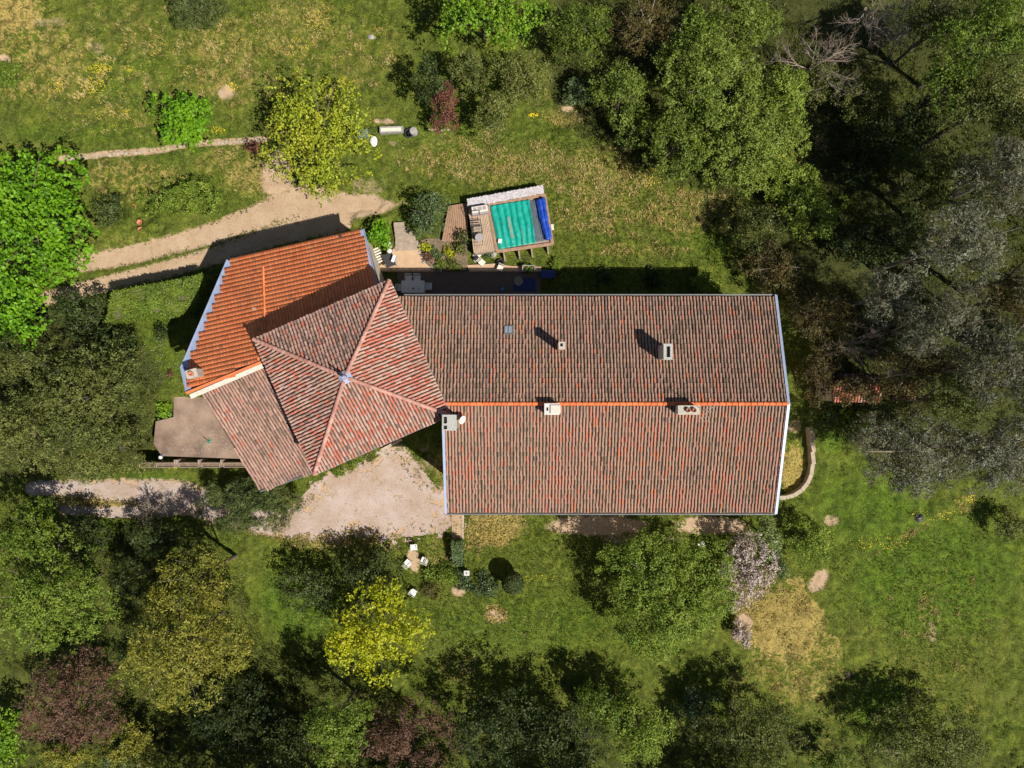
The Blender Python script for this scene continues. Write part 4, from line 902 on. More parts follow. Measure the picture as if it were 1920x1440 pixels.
# ---------------------------------------------------------------- vegetation
L_ = {}
def sp(name, dark, light, ll, lw, clump, lai=4.5, up=.6, trans=.28, third=None, gap=.25, twigs=0):
    L_[name] = dict(mat=leaf_mat(name+'_leaves', dark, light, trans, third), ll=ll, lw=lw, clump=clump, lai=lai, up=up, gap=gap, twigs=twigs)
sp('maple', (.040, .115, .005), (.17, .36, .012), .26, .20, .34, 4.2, .9)
sp('lime', (.045, .11, .006), (.20, .35, .02), .20, .14, .34, 4.2, .8)
sp('golden', (.12, .15, .012), (.38, .44, .030), .19, .13, .34, 3.4, .8, third=(.45, .46, .06))
sp('acid', (.15, .18, .006), (.44, .48, .012), .19, .14, .34, 4.0, .8, third=(.48, .46, .06))
sp('olive', (.040, .054, .010), (.175, .205, .050), .16, .09, .34, 4.6, .6, third=(.27, .27, .08))
sp('mid', (.038, .075, .006), (.165, .245, .028), .16, .10, .36, 4.6, .7, third=(.27, .34, .05))
sp('oak', (.038, .066, .007), (.170, .235, .032), .16, .095, .36, 4.6, .7, third=(.25, .32, .06))
sp('dark', (.016, .030, .007), (.070, .10, .024), .18, .11, .36, 4.2, .5, third=(.14, .18, .06))
sp('glossy', (.030, .052, .018), (.11, .165, .060), .16, .09, .26, 4.5, .5, .15, third=(.20, .26, .14))
sp('purple', (.050, .028, .018), (.175, .100, .066), .18, .075, .32, 4.0, .5, .2)
sp('red', (.07, .026, .018), (.22, .095, .068), .16, .09, .26, 4.5, .5, .2)
sp('silver', (.040, .042, .024), (.165, .170, .110), .24, .055, .38, 3.4, .6, .15, third=(.33, .34, .25), twigs=1)
sp('brown', (.040, .032, .010), (.130, .108, .034), .18, .07, .34, 3.6, .3, .2, third=(.14, .14, .05), twigs=1)
sp('conifer', (.022, .040, .009), (.11, .14, .036), .24, .045, .30, 5.5, .5, .1, third=(.20, .23, .08))
sp('yew', (.050, .060, .008), (.26, .265, .034), .20, .085, .36, 4.2, .6, .15, third=(.34, .31, .06), gap=.33)
sp('blossom', (.16, .13, .10), (.56, .46, .43), .13, .11, .26, 4.8, .5, .2, third=(.66, .58, .55))
sp('whitebush', (.07, .11, .02), (.26, .33, .11), .12, .09, .22, 4.2, .5, .2, third=(.60, .62, .42))
sp('hedge', (.035, .065, .006), (.16, .23, .030), .13, .09, .20, 6.0, .4, .2, gap=.05, third=(.26, .36, .05))
def leaves(C_, Nn, spd, rng, vbase, up=None):
    """C_ leaf centres, Nn outward dirs -> arrays of rhombic leaves"""
    n = len(C_); up = spd['up'] if up is None else up
    d = rng.normal(size=(n, 3)); nrm = d*.75+Nn*.8+np.array([0, 0, up]); nrm /= np.linalg.norm(nrm, axis=1)[:, None]
    t = rng.normal(size=(n, 3)); t -= nrm*(t*nrm).sum(1)[:, None]; t /= np.linalg.norm(t, axis=1)[:, None]; s = np.cross(nrm, t)
    ll = (spd['ll']*rng.uniform(.65, 1.25, n))[:, None]*.5; lw = (spd['lw']*rng.uniform(.7, 1.2, n))[:, None]*.5
    V = np.stack([C_-t*ll, C_+s*lw+t*ll*.1+nrm*lw*.25, C_+t*ll, C_-s*lw+t*ll*.1+nrm*lw*.25], 1).reshape(-1, 3)
    Fq = np.arange(4*n).reshape(-1, 4); v = np.clip(vbase+rng.normal(0, .16, n), 0, 1); return V, Fq, v
def limbs(mb, base, c, r, rz, rng, k=7, tr=.16):
    top = Vector(c)+Vector((0, 0, rz*.2)); b0 = Vector(base)
    mb.tube([b0-Vector((0, 0, .4)), b0.lerp(top, .45)+Vector((rng.normal(0, .1), rng.normal(0, .1), 0)), top], [tr, tr*.75, tr*.3], 8)
    for i in range(k):
        t = rng.uniform(.3, .85); s = b0.lerp(top, t); a = 6.283*i/k+rng.uniform(-.4, .4); e = Vector((c[0]+r[0]*.72*math.cos(a), c[1]+r[1]*.72*math.sin(a), c[2]+rz*rng.uniform(-.1, .55)))
        mid = s.lerp(e, .5)+Vector((0, 0, rng.uniform(0, .12*rz))); mb.tube([s, mid, e], [tr*.4, tr*.25, tr*.08], 5)
def tree(name, label, cat, px, py, rx, ry, ht, sp_, rz=None, seed=0, n_mul=1., shape='round', low=None, group=None, rot=0., lobes=None, v0=.45):
    """crown seen at photo pixel (px,py) with pixel radii; ht = height of the crown top above ground"""
    rng = np.random.default_rng(seed*131+int(px)*7+int(py)); s = L_[sp_]
    zc = None; rzz = rz
    g0 = G(px, py); 
    for _ in range(6):
        k = (H-(g0.z+ht*.6))/F; wr = (rx+ry)/2*k
        if rz is None: rzz = min(ht*.46, wr*1.15)
        zc = g0.z+ht-rzz; c = P(px, py, zc); g0.z = float(gz(c.x, c.y))
    k = (H-zc)/F; RX, RY = rx*k, ry*k
    base = Vector((c.x, c.y, float(gz(c.x, c.y))))
    if shape == 'cone': base = Vector((c.x, c.y, base.z))
    r = root(name, label, cat, tuple(base), 0, group)
    mb = MB(); limbs(mb, base, c, (RX, RY), rzz, rng, k=8 if RX > 1.5 else 5, tr=max(.04, min(.2, ht*.017)))
    # lobes = sub crowns
    nl = lobes or int(np.clip(5+RX*2.6, 5, 16)); Lc = []; Lr = []
    for i in range(nl):
        a = 2.399963*i+rng.uniform(-.4, .4); q = math.sqrt((i+.4)/nl)*.72; zz = rng.uniform(-.1, .45)*(1-q*.5)+(.25 if i < 2 else 0)
        if shape == 'cone': zz = .75*(1-q/.72)-.45*q
        Lc.append((RX*q*math.cos(a), RY*q*math.sin(a), rzz*(zz-.12))); Lr.append(rng.uniform(.30, .46)*(1. if shape != 'cone' else .8))
    Lc = np.array(Lc); Lr = np.array(Lr)
    area = math.pi*RX*RY; nleaf = int(area*s['lai']*n_mul/(s['ll']*s['lw']*.5)*.62)
    cl = s['clump']; nc = max(12, int(area/(cl*cl)*2.3*n_mul*(1+.35*max(0, rzz/max(RX, RY)-.6)))); per = max(6, int(nleaf/nc))
    li = rng.integers(0, nl, nc); d = rng.normal(size=(nc, 3)); d[:, 2] = np.abs(d[:, 2])*1.3-.75; d /= np.linalg.norm(d, axis=1)[:, None]
    rr = rng.uniform(.45, 1.06, nc)**.7
    CC = Lc[li]+d*np.stack([Lr[li]*RX, Lr[li]*RY, Lr[li]*rzz*.9], 1)*rr[:, None]
    if s['gap'] > .1:      # thin parts of the crown
        keep = vn(CC[:, 0]+px, CC[:, 1]+py, max(.5, RX*.28), 60) > s['gap']*.9; CC = CC[keep]; d = d[keep]; nc = len(CC)
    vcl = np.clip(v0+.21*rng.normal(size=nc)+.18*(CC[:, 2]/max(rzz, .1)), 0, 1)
    idx = np.repeat(np.arange(nc), per); n = len(idx)
    off = rng.normal(size=(n, 3))*np.array([cl*.36, cl*.36, cl*.22]); D = off/(np.linalg.norm(off, axis=1)[:, None]+1e-6)
    PP = CC[idx]+off; Nn = d[idx]*.7+D*.5
    if rot:
        ca, sa = math.cos(rot), math.sin(rot); PP[:, :2] = PP[:, :2] @ np.array([[ca, sa], [-sa, ca]])
    PP = PP+np.array([c.x, c.y, zc]); gfl = gz(PP[:, 0], PP[:, 1])+.05; PP[:, 2] = np.maximum(PP[:, 2], gfl)
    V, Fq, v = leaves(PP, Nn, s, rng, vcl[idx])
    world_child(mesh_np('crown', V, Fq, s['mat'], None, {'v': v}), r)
    if s['twigs']:
        for i in range(int(area*1.2)):
            j = rng.integers(0, nc); e = Vector(CC[j])+c; st = c.lerp(e, .45)-Vector((0, 0, rzz*.25)); mb.tube([st, st.lerp(e, .5)+Vector((0, 0, .12)), e+Vector((rng.normal(0, .1), rng.normal(0, .1), .15))], [.03, .02, .007], 3, False)
    world_child(mb.build('trunk', M['twig'] if s['twigs'] else M['bark']), r)
    return r
def bare(name, label, px, py, rad, ht, dirs, seed, mat='twig', lean=(0, 0), fan=None):
    rng = random.Random(seed); zc = ht; c = G(px, py, ht*.55); base = Vector((c.x+lean[0], c.y+lean[1], 0)); base.z = float(gz(base.x, base.y))
    r = root(name, label, 'tree', tuple(base)); mb = MB(); k = (H-ht*.6)/F; R = rad*k
    def br(p, d, L, rd, lv):
        pts = [p]; q = p; dd = d.copy()
        for i in range(3):
            dd = (dd+Vector((rng.gauss(0, .22), rng.gauss(0, .22), rng.gauss(0, .12)))).normalized(); q = q+dd*L/3; pts.append(q)
        mb.tube(pts, [rd, rd*.85, rd*.7, rd*.45], 5 if lv < 2 else 3, False)
        if lv >= 4 or L < .3: return
        for _ in range(4 if lv < 2 else 3):
            s = pts[rng.choice((1, 2, 3, 3))]; nd = (dd+Vector((rng.gauss(0, .55), rng.gauss(0, .55), rng.gauss(.05, .3)))).normalized(); br(s, nd, L*rng.uniform(.55, .78), rd*.55, lv+1)
    mb.tube([base-Vector((0, 0, .3)), base+Vector((0, 0, ht*.4))], [.16, .12], 7)
    for i in range(dirs):
        a = (6.283*i/dirs if fan is None else fan+2.6*((i+.5)/dirs-.5))+rng.uniform(-.4, .4); br(base+Vector((0, 0, ht*.35)), Vector((math.cos(a), math.sin(a), rng.uniform(.4, 1.))).normalized(), R*rng.uniform(.4, .75), .05, 0)
    world_child(mb.build('branches', M[mat]), r); return r
TR = [
 # name, label, cat, px,py,rx,ry, ht, species, kwargs
 ('maple_tree', 'big bright green maple filling the left edge above the track', 'tree', 62, 410, 128, 160, 8.5, 'maple', dict(lobes=16)),
 ('maple_tree', 'bright green maple bough below the end of the earth track', 'tree', 30, 590, 62, 70, 6, 'maple', {}),
 ('young_tree', 'small bright green tree on the stone line at upper left', 'tree', 342, 225, 62, 60, 4.2, 'maple', {}),
 ('acacia_tree', 'large sparse yellow-green tree above the orange roof', 'tree', 598, 252, 118, 122, 7, 'golden', dict(lobes=16, n_mul=.9)),
 ('lime_tree', 'bright green rounded tree at the top centre edge', 'tree', 905, 22, 112, 78, 8, 'lime', dict(lobes=14)),
 ('conifer_shrub', 'grey-green spreading conifer at the top left edge', 'shrub', 372, 18, 56, 42, 3.2, 'conifer', {}),
 ('wild_shrub', 'dark green low shrub at the far left of the upper meadow', 'shrub', 20, 140, 34, 32, 1.6, 'mid', {}),
 ('evergreen_tree', 'dark olive column tree left of the red leaved tree', 'tree', 800, 150, 34, 44, 5, 'dark', {}),
 ('evergreen_tree', 'olive green tree just right of the red leaved tree top', 'tree', 882, 135, 46, 52, 5.5, 'olive', dict(v0=.3)),
 ('evergreen_tree', 'olive green tree right above the lawn, lower of its clump', 'tree', 925, 215, 46, 48, 5, 'olive', dict(v0=.55)),
 ('evergreen_tree', 'light olive tree between the top lime tree and the pool lawn', 'tree', 985, 150, 52, 62, 5.5, 'olive', dict(v0=.6)),
 ('copper_tree', 'red-brown leaved conical tree beside the stone trough', 'tree', 834, 195, 33, 54, 4.5, 'red', dict(shape='cone')),
 ('laurel_bush', 'round dark glossy bush at the left of the pool deck', 'bush', 803, 402, 44, 50, 3.6, 'glossy', {}),
 ('green_bush', 'bright lime green bush at the annex gable corner', 'bush', 712, 441, 27, 27, 2.2, 'maple', {}),
 ('flowering_bush', 'broad mid green bush between the track and the small tree', 'bush', 342, 372, 82, 42, 2.2, 'mid', dict(v0=.55)),
 ('round_bush', 'small dark round bush left of the broad green bush', 'bush', 205, 393, 37, 32, 1.8, 'dark', dict(v0=.55)),
 ('copper_bush', 'tiny red-orange bush on the stone line by the yellow-green tree', 'bush', 475, 276, 17, 14, .9, 'red', dict(v0=.8)),
 # left woods
 ('woodland_tree', 'dark green tree in shade left of the clipped hedge', 'tree', 150, 585, 60, 52, 4.5, 'dark', {}),
 ('woodland_tree', 'dark tree at the left edge under the bright maple', 'tree', 15, 680, 60, 56, 7, 'olive', dict(v0=.15)),
 ('holm_oak', 'large grey-green oak left of the concrete terrace', 'tree', 165, 745, 122, 115, 10, 'olive', dict(lobes=16, v0=.4)),
 ('holm_oak', 'grey-green oak at the left edge below the dark tree', 'tree', 40, 800, 92, 95, 10, 'olive', dict(v0=.4)),
 ('holm_oak', 'lower grey-green oak spreading over the gravel drive', 'tree', 180, 845, 118, 64, 7, 'olive', dict(v0=.45)),
 ('woodland_tree', 'dark shaded tree behind the hedge end and the big oak', 'tree', 215, 650, 46, 42, 4.5, 'dark', {}),
 ('ash_tree', 'mid green tree at the left edge below the drive', 'tree', 60, 1010, 80, 70, 9, 'mid', dict(v0=.4)),
 ('ash_tree', 'broad green tree at the left edge above the purple tree', 'tree', 95, 1120, 122, 108, 11, 'mid', dict(lobes=16, v0=.6)),
 ('dark_fir', 'dark green fir just below the drive at left', 'tree', 165, 1005, 50, 48, 5, 'dark', dict(v0=.3)),
 ('juniper_tree', 'large yellow-olive juniper left of the front lawn, lower one', 'tree', 345, 1205, 130, 132, 12, 'yew', dict(lobes=16)),
 ('juniper_tree', 'yellow-olive juniper top rising toward the drive', 'tree', 375, 1085, 84, 70, 10, 'yew', dict(v0=.25)),
 ('dark_fir', 'dark fir in shade between the two left tree rows', 'tree', 290, 1010, 55, 46, 4.5, 'dark', {}),
 ('copper_beech', 'purple-brown beech at the lower left', 'tree', 135, 1312, 108, 95, 9, 'purple', dict(lobes=14, v0=.5)),
 ('lime_tree', 'bright green tree at the bottom left corner', 'tree', 8, 1392, 50, 72, 5, 'lime', {}),
 ('pale_shrub', 'blue-green shrub at the bottom edge right of the purple beech', 'shrub', 222, 1425, 40, 24, 2, 'glossy', {}),
 ('wild_shrub', 'yellowish green shrub at the bottom edge under the purple beech', 'shrub', 130, 1420, 56, 30, 2.5, 'yew', {}),
 ('spruce_tree', 'dark spreading conifer at the foot of the lean-to roof', 'tree', 468, 946, 106, 58, 4.0, 'conifer', dict(lobes=16, v0=.35, n_mul=1.8)),
 # front garden
 ('acer_tree', 'vivid yellow-green tree on the front lawn', 'tree', 702, 1185, 98, 104, 9, 'acid', dict(lobes=14)),
 ('shadow_shrub', 'dark shrub clump standing in for tree shadow, left above the vivid yellow tree', 'shrub', 575, 1105, 62, 56, 4.5, 'dark', dict(v0=.65)),  # dark foliage here stands mainly for a tall tree's shadow
 ('shadow_shrub', 'dark shrub standing in for tree shadow, right behind the vivid yellow tree', 'shrub', 690, 1068, 70, 46, 4.5, 'dark', dict(v0=.55)),
 ('woodland_tree', 'leafy green tree at the bottom edge below the yellow tree', 'tree', 632, 1362, 66, 74, 9, 'mid', dict(v0=.5)),
 ('woodland_tree', 'dark tree standing in for deep shade at the bottom left centre', 'tree', 545, 1400, 80, 60, 7, 'dark', dict(v0=.4)),  # dark leaves put in for the deep shadow on the ground
 ('woodland_tree', 'very dark tree top standing in for ground shadow at the bottom, right of the juniper', 'tree', 440, 1345, 95, 80, 5.5, 'dark', dict(v0=-.1)),  # near-black leaf colour carries the deep ground shadow
 ('copper_beech', 'purple-brown tree at the bottom edge centre', 'tree', 765, 1385, 100, 75, 8.5, 'purple', dict(lobes=14, v0=.45)),
 ('woodland_tree', 'dark green tree at the bottom left of the rounded dark ball shrub', 'tree', 935, 1365, 92, 90, 7, 'dark', dict(v0=.35)),
 ('woodland_tree', 'dark tree at the bottom edge right of the purple tree', 'tree', 1050, 1385, 98, 76, 7.5, 'dark', dict(v0=.55)),
 ('ivy_tree', 'bright leaved green tree at the bottom edge below the big linden', 'tree', 1200, 1365, 62, 78, 6.5, 'mid', dict(v0=.7)),
 ('ivy_tree', 'green tree half in shade left of the bright leaved one', 'tree', 1130, 1325, 60, 56, 5.5, 'mid', dict(v0=.35)),
 ('linden_tree', 'big green linden before the house front', 'tree', 1248, 1105, 138, 136, 8.5, 'mid', dict(lobes=18, v0=.66, n_mul=1.35)),
 ('blossom_tree', 'pinkish white blossoming tree beside the big linden', 'tree', 1398, 1068, 52, 90, 4.8, 'blossom', dict(rot=-.25)),
 ('blossom_tree', 'small blossoming branch at the foot of the big linden', 'tree', 1392, 1190, 20, 28, 2, 'blossom', {}),
 ('white_bush', 'cream flowered bush touching the lower right house corner', 'bush', 1440, 1006, 30, 46, 4.4, 'whitebush', {}),
 ('green_shrub', 'leafy green shrub right of the house corner', 'shrub', 1518, 1015, 50, 50, 3.2, 'mid', dict(v0=.75)),
 ('green_shrub', 'grey-green small shrub between blossom and leafy shrub', 'shrub', 1458, 1062, 20, 34, 2, 'glossy', {}),
 ('feathery_shrub', 'pale green feathery shrub at the bottom, right of the bright tree', 'shrub', 1305, 1325, 46, 42, 2.2, 'glossy', dict(v0=.5)),
 ('woodland_tree', 'brown-olive tree at the bottom edge right of centre', 'tree', 1405, 1375, 105, 86, 7, 'olive', dict(v0=.15)),
 ('woodland_tree', 'olive tree at the bottom right below the lawn slope', 'tree', 1735, 1385, 125, 78, 6.5, 'olive', dict(v0=.4)),
 ('woodland_tree', 'dark green tree left of the bottom right olive tree', 'tree', 1560, 1432, 48, 34, 4, 'mid', dict(v0=.3)),
 # upper right canopy
 ('oak_tree', 'green oak at the left end of the upper wood, beside the lawn', 'tree', 1165, 175, 62, 66, 6, 'oak', dict(v0=.6)),
 ('oak_tree', 'dark oak at the top edge left in the upper wood', 'tree', 1085, 60, 70, 66, 6, 'oak', dict(v0=.25)),
 ('oak_tree', 'brownish oak at the top edge of the upper wood', 'tree', 1215, 50, 78, 66, 6.5, 'brown', dict(v0=.5)),
 ('teal_bush', 'blue-green bush at the wood edge above the pool lawn', 'bush', 1085, 170, 34, 30, 2.2, 'glossy', dict(v0=.5)),
 ('oak_tree', 'large light green oak in the middle of the upper wood', 'tree', 1335, 155, 104, 108, 9, 'oak', dict(lobes=18, v0=.7, n_mul=1.2)),
 ('oak_tree', 'light green oak top at the top edge above the largest oak', 'tree', 1395, 40, 78, 66, 8, 'oak', dict(v0=.55)),
 ('oak_tree', 'green oak bordering the pool lawn, lower middle of the upper wood', 'tree', 1270, 270, 84, 74, 6.5, 'oak', dict(v0=.42)),
 ('oak_tree', 'light green oak at the lower right of the upper wood', 'tree', 1405, 275, 98, 88, 7, 'oak', dict(v0=.8, n_mul=1.2)),
 ('oak_tree', 'small shaded oak between the pool lawn and the wood', 'tree', 1195, 235, 46, 44, 4, 'oak', dict(v0=.2)),
 ('woodland_tree', 'dark leafy tree at the top right corner', 'tree', 1862, 60, 96, 90, 12, 'mid', dict(v0=.4)),
 ('woodland_tree', 'dark leafy tree at the right edge under the corner tree', 'tree', 1870, 190, 92, 80, 12, 'olive', dict(v0=.3)),
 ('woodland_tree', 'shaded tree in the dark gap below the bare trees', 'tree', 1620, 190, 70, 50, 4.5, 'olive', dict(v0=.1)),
 ('woodland_tree', 'green tree patch right of the dark gap', 'tree', 1785, 160, 56, 66, 10, 'mid', dict(v0=.2)),
 ('lichen_tree', 'silver-grey lichened tree at the upper right edge', 'tree', 1880, 330, 82, 92, 14, 'silver', dict(v0=.3)),
 ('woodland_tree', 'mid green tree below the upper wood, in half shade', 'tree', 1520, 390, 70, 60, 4.5, 'mid', dict(v0=.75)),
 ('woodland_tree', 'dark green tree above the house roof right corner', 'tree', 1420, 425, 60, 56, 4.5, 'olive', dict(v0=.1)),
 ('woodland_tree', 'brown-green tree touching the roof upper right corner', 'tree', 1455, 500, 68, 56, 4.8, 'brown', dict(v0=.45)),
 ('woodland_tree', 'brown-olive shaded tree along the right gable, upper one', 'tree', 1545, 590, 78, 70, 6, 'brown', dict(v0=.4)),
 ('woodland_tree', 'dark shaded tree along the right gable, lower one', 'tree', 1535, 700, 50, 66, 5, 'brown', dict(v0=.15)),
 ('small_bush', 'bright green bush at the rear eave near the right corner', 'bush', 1325, 528, 30, 22, 2, 'mid', dict(v0=.8)),
 ('silver_tree', 'pale silvery leaved tree right of the brown-olive tree', 'tree', 1668, 555, 60, 64, 10, 'silver', dict(v0=.55)),
 ('lichen_tree', 'grey lichened tree at the right edge, upper middle', 'tree', 1805, 455, 100, 80, 14, 'silver', dict(v0=.5)),
 ('lichen_tree', 'grey-brown lichened tree left of the edge, in the middle', 'tree', 1770, 610, 100, 84, 13, 'silver', dict(v0=.18)),
 ('lichen_tree', 'dark grey tree at the right edge level with the ridge', 'tree', 1880, 690, 90, 92, 14, 'silver', dict(v0=.2)),
 ('woodland_tree', 'dark olive tree over the little red tiled shed', 'tree', 1700, 700, 72, 64, 9, 'brown', dict(v0=.15)),
 ('woodland_tree', 'thin brown tree whose branches screen the red tiled shed', 'tree', 1612, 736, 58, 30, 5.6, 'brown', dict(v0=.35, n_mul=1.3, rz=1.1)),
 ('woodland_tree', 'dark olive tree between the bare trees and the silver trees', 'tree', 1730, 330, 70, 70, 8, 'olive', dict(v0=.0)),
 ('woodland_tree', 'dark understorey tree above the pale silvery leaved tree', 'tree', 1690, 440, 62, 60, 7, 'dark', dict(v0=.2)),
 ('lichen_tree', 'wide grey-green lichened tree spreading over the right lawn', 'tree', 1705, 845, 122, 86, 11, 'silver', dict(lobes=16, v0=.5)),
 ('lichen_tree', 'grey-green lichened tree at the right edge below the ridge line', 'tree', 1855, 850, 100, 90, 12, 'silver', dict(lobes=14, v0=.5)),
 ('woodland_tree', 'dark green tree above the wide lichened tree', 'tree', 1800, 750, 80, 62, 11, 'olive', dict(v0=.12)),
 ('small_tree', 'shaded dark shrub between curved wall and gable', 'shrub', 1545, 775, 32, 32, 2.4, 'dark', dict(v0=.5)),
 ('rear_shrub', 'dark green shrub near the curved wall top', 'shrub', 1600, 800, 44, 38, 2.6, 'mid', dict(v0=.3)),
 ('rear_shrub', 'low green shrub patch on the slope at the right edge', 'shrub', 1895, 985, 40, 34, 3, 'olive', dict(v0=.4)),
 ('woodland_tree', 'tree just beyond the bottom edge, under the dark shade left of centre', 'tree', 420, 1570, 150, 120, 12, 'dark', {}),
 ('woodland_tree', 'tree just beyond the bottom edge, below the leafy green tree', 'tree', 590, 1585, 150, 120, 13, 'mid', {}),
 ('woodland_tree', 'tree beyond the bottom edge below the purple-brown tree', 'tree', 830, 1580, 150, 120, 12, 'dark', {}),
 ('woodland_tree', 'tree beyond the bottom edge below the clipped dark ball', 'tree', 1100, 1560, 150, 120, 12, 'dark', {}),
 ('woodland_tree', 'tree beyond the bottom edge below the brown-olive tree', 'tree', 1450, 1565, 150, 120, 12, 'olive', {}),
 ('lichen_tree', 'tall tree beyond the right edge beside the upper silver tree', 'tree', 2010, 300, 110, 110, 15, 'silver', {}),
 ('lichen_tree', 'tall tree beyond the right edge, middle one', 'tree', 2010, 500, 110, 110, 15, 'silver', {}),
 ('lichen_tree', 'tall tree beyond the right edge level with the house ridge', 'tree', 2010, 720, 110, 110, 14, 'silver', {}),
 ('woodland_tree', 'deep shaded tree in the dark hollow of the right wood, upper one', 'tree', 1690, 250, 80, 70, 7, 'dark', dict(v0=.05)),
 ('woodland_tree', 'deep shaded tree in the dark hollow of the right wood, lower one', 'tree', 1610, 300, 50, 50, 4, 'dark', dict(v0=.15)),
 ('woodland_tree', 'shaded tree between the dark hollow and the silvery tree', 'tree', 1620, 460, 60, 46, 5, 'dark', dict(v0=.3)),
 ('woodland_tree', 'olive tree at the top right between bare trees and corner tree', 'tree', 1760, 50, 60, 56, 8, 'olive', dict(v0=.2)),
 ('woodland_tree', 'olive understorey below the leafless trees', 'tree', 1540, 150, 50, 46, 4, 'olive', dict(v0=.3)),
 ('woodland_tree', 'light green small tree filling the gap below the upper wood', 'tree', 1470, 330, 62, 46, 3.5, 'mid', dict(v0=.75)),
 ('woodland_tree', 'green tree right of the largest oak in the upper wood', 'tree', 1470, 190, 56, 80, 6, 'mid', dict(v0=.75)),
 ('woodland_tree', 'green tree filling the wood between the two top edge oaks', 'tree', 1300, 60, 50, 56, 7, 'mid', dict(v0=.4)),
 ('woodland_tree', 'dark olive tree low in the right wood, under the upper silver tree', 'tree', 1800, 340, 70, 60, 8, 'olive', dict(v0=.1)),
 ('woodland_tree', 'dark olive tree at the right edge between two silver trees', 'tree', 1890, 560, 70, 60, 9, 'brown', dict(v0=.25)),
 ('woodland_tree', 'dark green understorey tree left of the middle silver trees', 'tree', 1700, 620, 56, 50, 6, 'dark', dict(v0=.3)),
 ('woodland_tree', 'dark understorey tree below the middle silver trees', 'tree', 1790, 690, 70, 50, 7, 'brown', dict(v0=.1)),
 ('woodland_tree', 'shaded understorey tree at the right edge above the ridge level tree', 'tree', 1850, 620, 60, 50, 7, 'dark', dict(v0=.25)),
 ('dark_fir', 'added dark fir standing in for shade between ash and juniper', 'tree', 240, 1090, 36, 60, 6, 'dark', dict(v0=.1)),  # fir added to darken the gap between the crowns
 ('dark_fir', 'added dark fir standing in for shade left of the purple beech top', 'tree', 245, 1215, 30, 40, 5, 'dark', dict(v0=.1)),  # second fir added for the same deep shade
 ('woodland_tree', 'brownish tree hanging over the shaded lower left lawn', 'tree', 250, 1395, 60, 60, 4, 'yew', dict(v0=.3)),
]
for k, (nm, lb, ct, px, py, rx, ry, ht, s, kw) in enumerate(TR): tree(nm, lb, ct, px, py, rx, ry, ht, s, seed=k, **kw)
bare('bare_tree', 'leafless pale branched tree at the top right, left one', 1555, 75, 85, 7.5, 6, 5, fan=1.2, lean=(-.8, -1.5)); bare('bare_tree', 'leafless tree at the top edge, second from the left', 1640, 40, 80, 8, 5, 6, fan=-1.2, lean=(0, 1.5))
bare('bare_tree', 'leafless tree at the top edge beside the dark corner tree', 1730, 55, 75, 8, 5, 7, fan=-1.9, lean=(.5, 1.5)); bare('bare_tree', 'leafless grey shrub casting twigs over the gravel drive', 275, 965, 42, 3.5, 7, 9)
bare('bare_tree', 'leafless twiggy tree inside the big brown-olive crown at the right', 1610, 640, 60, 6.5, 7, 12)
bare('bare_tree', 'leafless small tree at the left edge below the drive', 95, 1035, 36, 5.5, 6, 14)
# clipped hedge: box shaped leaf mass
def box_hedge(name, label, quad, z, s, n_mul=1., cat='hedge', under=None, edge=.0):
    q = [G(a, b, z) for a, b in quad]; rng = np.random.default_rng(5); c = sum(q, Vector())/len(q); r = root(name, label, cat, (c.x, c.y, float(gz(c.x, c.y)))); sd = L_[s]
    mb = MB().prism([(c.x+(p.x-c.x)*.93, c.y+(p.y-c.y)*.9, 0) for p in q], float(gz(c.x, c.y))-.3, c.z-.18); world_child(mb.build('stems', M['bark']), r)
    A = abs(sum(q[i].x*q[(i+1) % len(q)].y-q[(i+1) % len(q)].x*q[i].y for i in range(len(q))))/2; n = int(A*sd['lai']/(sd['ll']*sd['lw']*.5)*.5*n_mul)
    x0, x1 = min(p.x for p in q), max(p.x for p in q); y0, y1 = min(p.y for p in q), max(p.y for p in q)
    X = rng.uniform(x0-.05, x1+.05, n*3); Y = rng.uniform(y0-.05, y1+.05, n*3); keep = in_poly(q, X, Y); X, Y = X[keep], Y[keep]
    Z = c.z-.3+.5*vn(X, Y, .55, 50)**1.5+.12*vn(X, Y, .2, 52)+rng.uniform(-.12, .1, len(X)); PP = [np.stack([X, Y, Z], 1)]; NN = [np.tile([0, 0, 1.], (len(X), 1))]
    for i in range(len(q)):
        a, b2 = q[i], q[(i+1) % len(q)]; L = (b2-a).length; m_ = int(L*z*sd['lai']/(sd['ll']*sd['lw']*.5)*.35*n_mul); t = rng.random(m_); h = rng.random(m_)
        nrm = np.array([(b2-a).y, -(b2-a).x, 0])/L; xx = a.x+(b2.x-a.x)*t; yy = a.y+(b2.y-a.y)*t; gg = gz(xx, yy); top = c.z-.05
        PP.append(np.stack([xx+rng.normal(0, .06, m_), yy+rng.normal(0, .06, m_), gg+(top-gg)*h], 1)); NN.append(np.tile(nrm, (m_, 1)))
    PP = np.concatenate(PP); NN = np.concatenate(NN); V, Fq, v = leaves(PP, NN, sd, rng, .35+.5*vn(PP[:, 0], PP[:, 1], .5, 51))
    world_child(mesh_np('foliage', V, Fq, sd['mat'], None, {'v': v}), r)
box_hedge('clipped_hedge', 'long clipped green hedge between the track and the orange roof', [(208, 548), (290, 532), (376, 514), (372, 560), (340, 588), (270, 590), (200, 605)], 2.4, 'hedge')
box_hedge('clipped_hedge', 'short dark clipped hedge block at the end of the slab path', [(846, 1016), (866, 1016), (867, 1060), (848, 1060)], 1.1, 'glossy')
box_hedge('cushion_plant', 'round bright green cushion plant in a planter box', [(311, 866), (328, 866), (328, 876), (311, 876)], 1.0, 'acid', cat='plant')
def ball(label, px, py, rp, s, ht, nm='round_shrub', cat='shrub', v0=.4, sq=1., **k): tree(nm, label, cat, px, py, rp, rp*sq, ht, s, seed=int(px), rz=rp/25*.85 if ht > .6 else None, v0=v0, lobes=7, n_mul=1.2, **k)
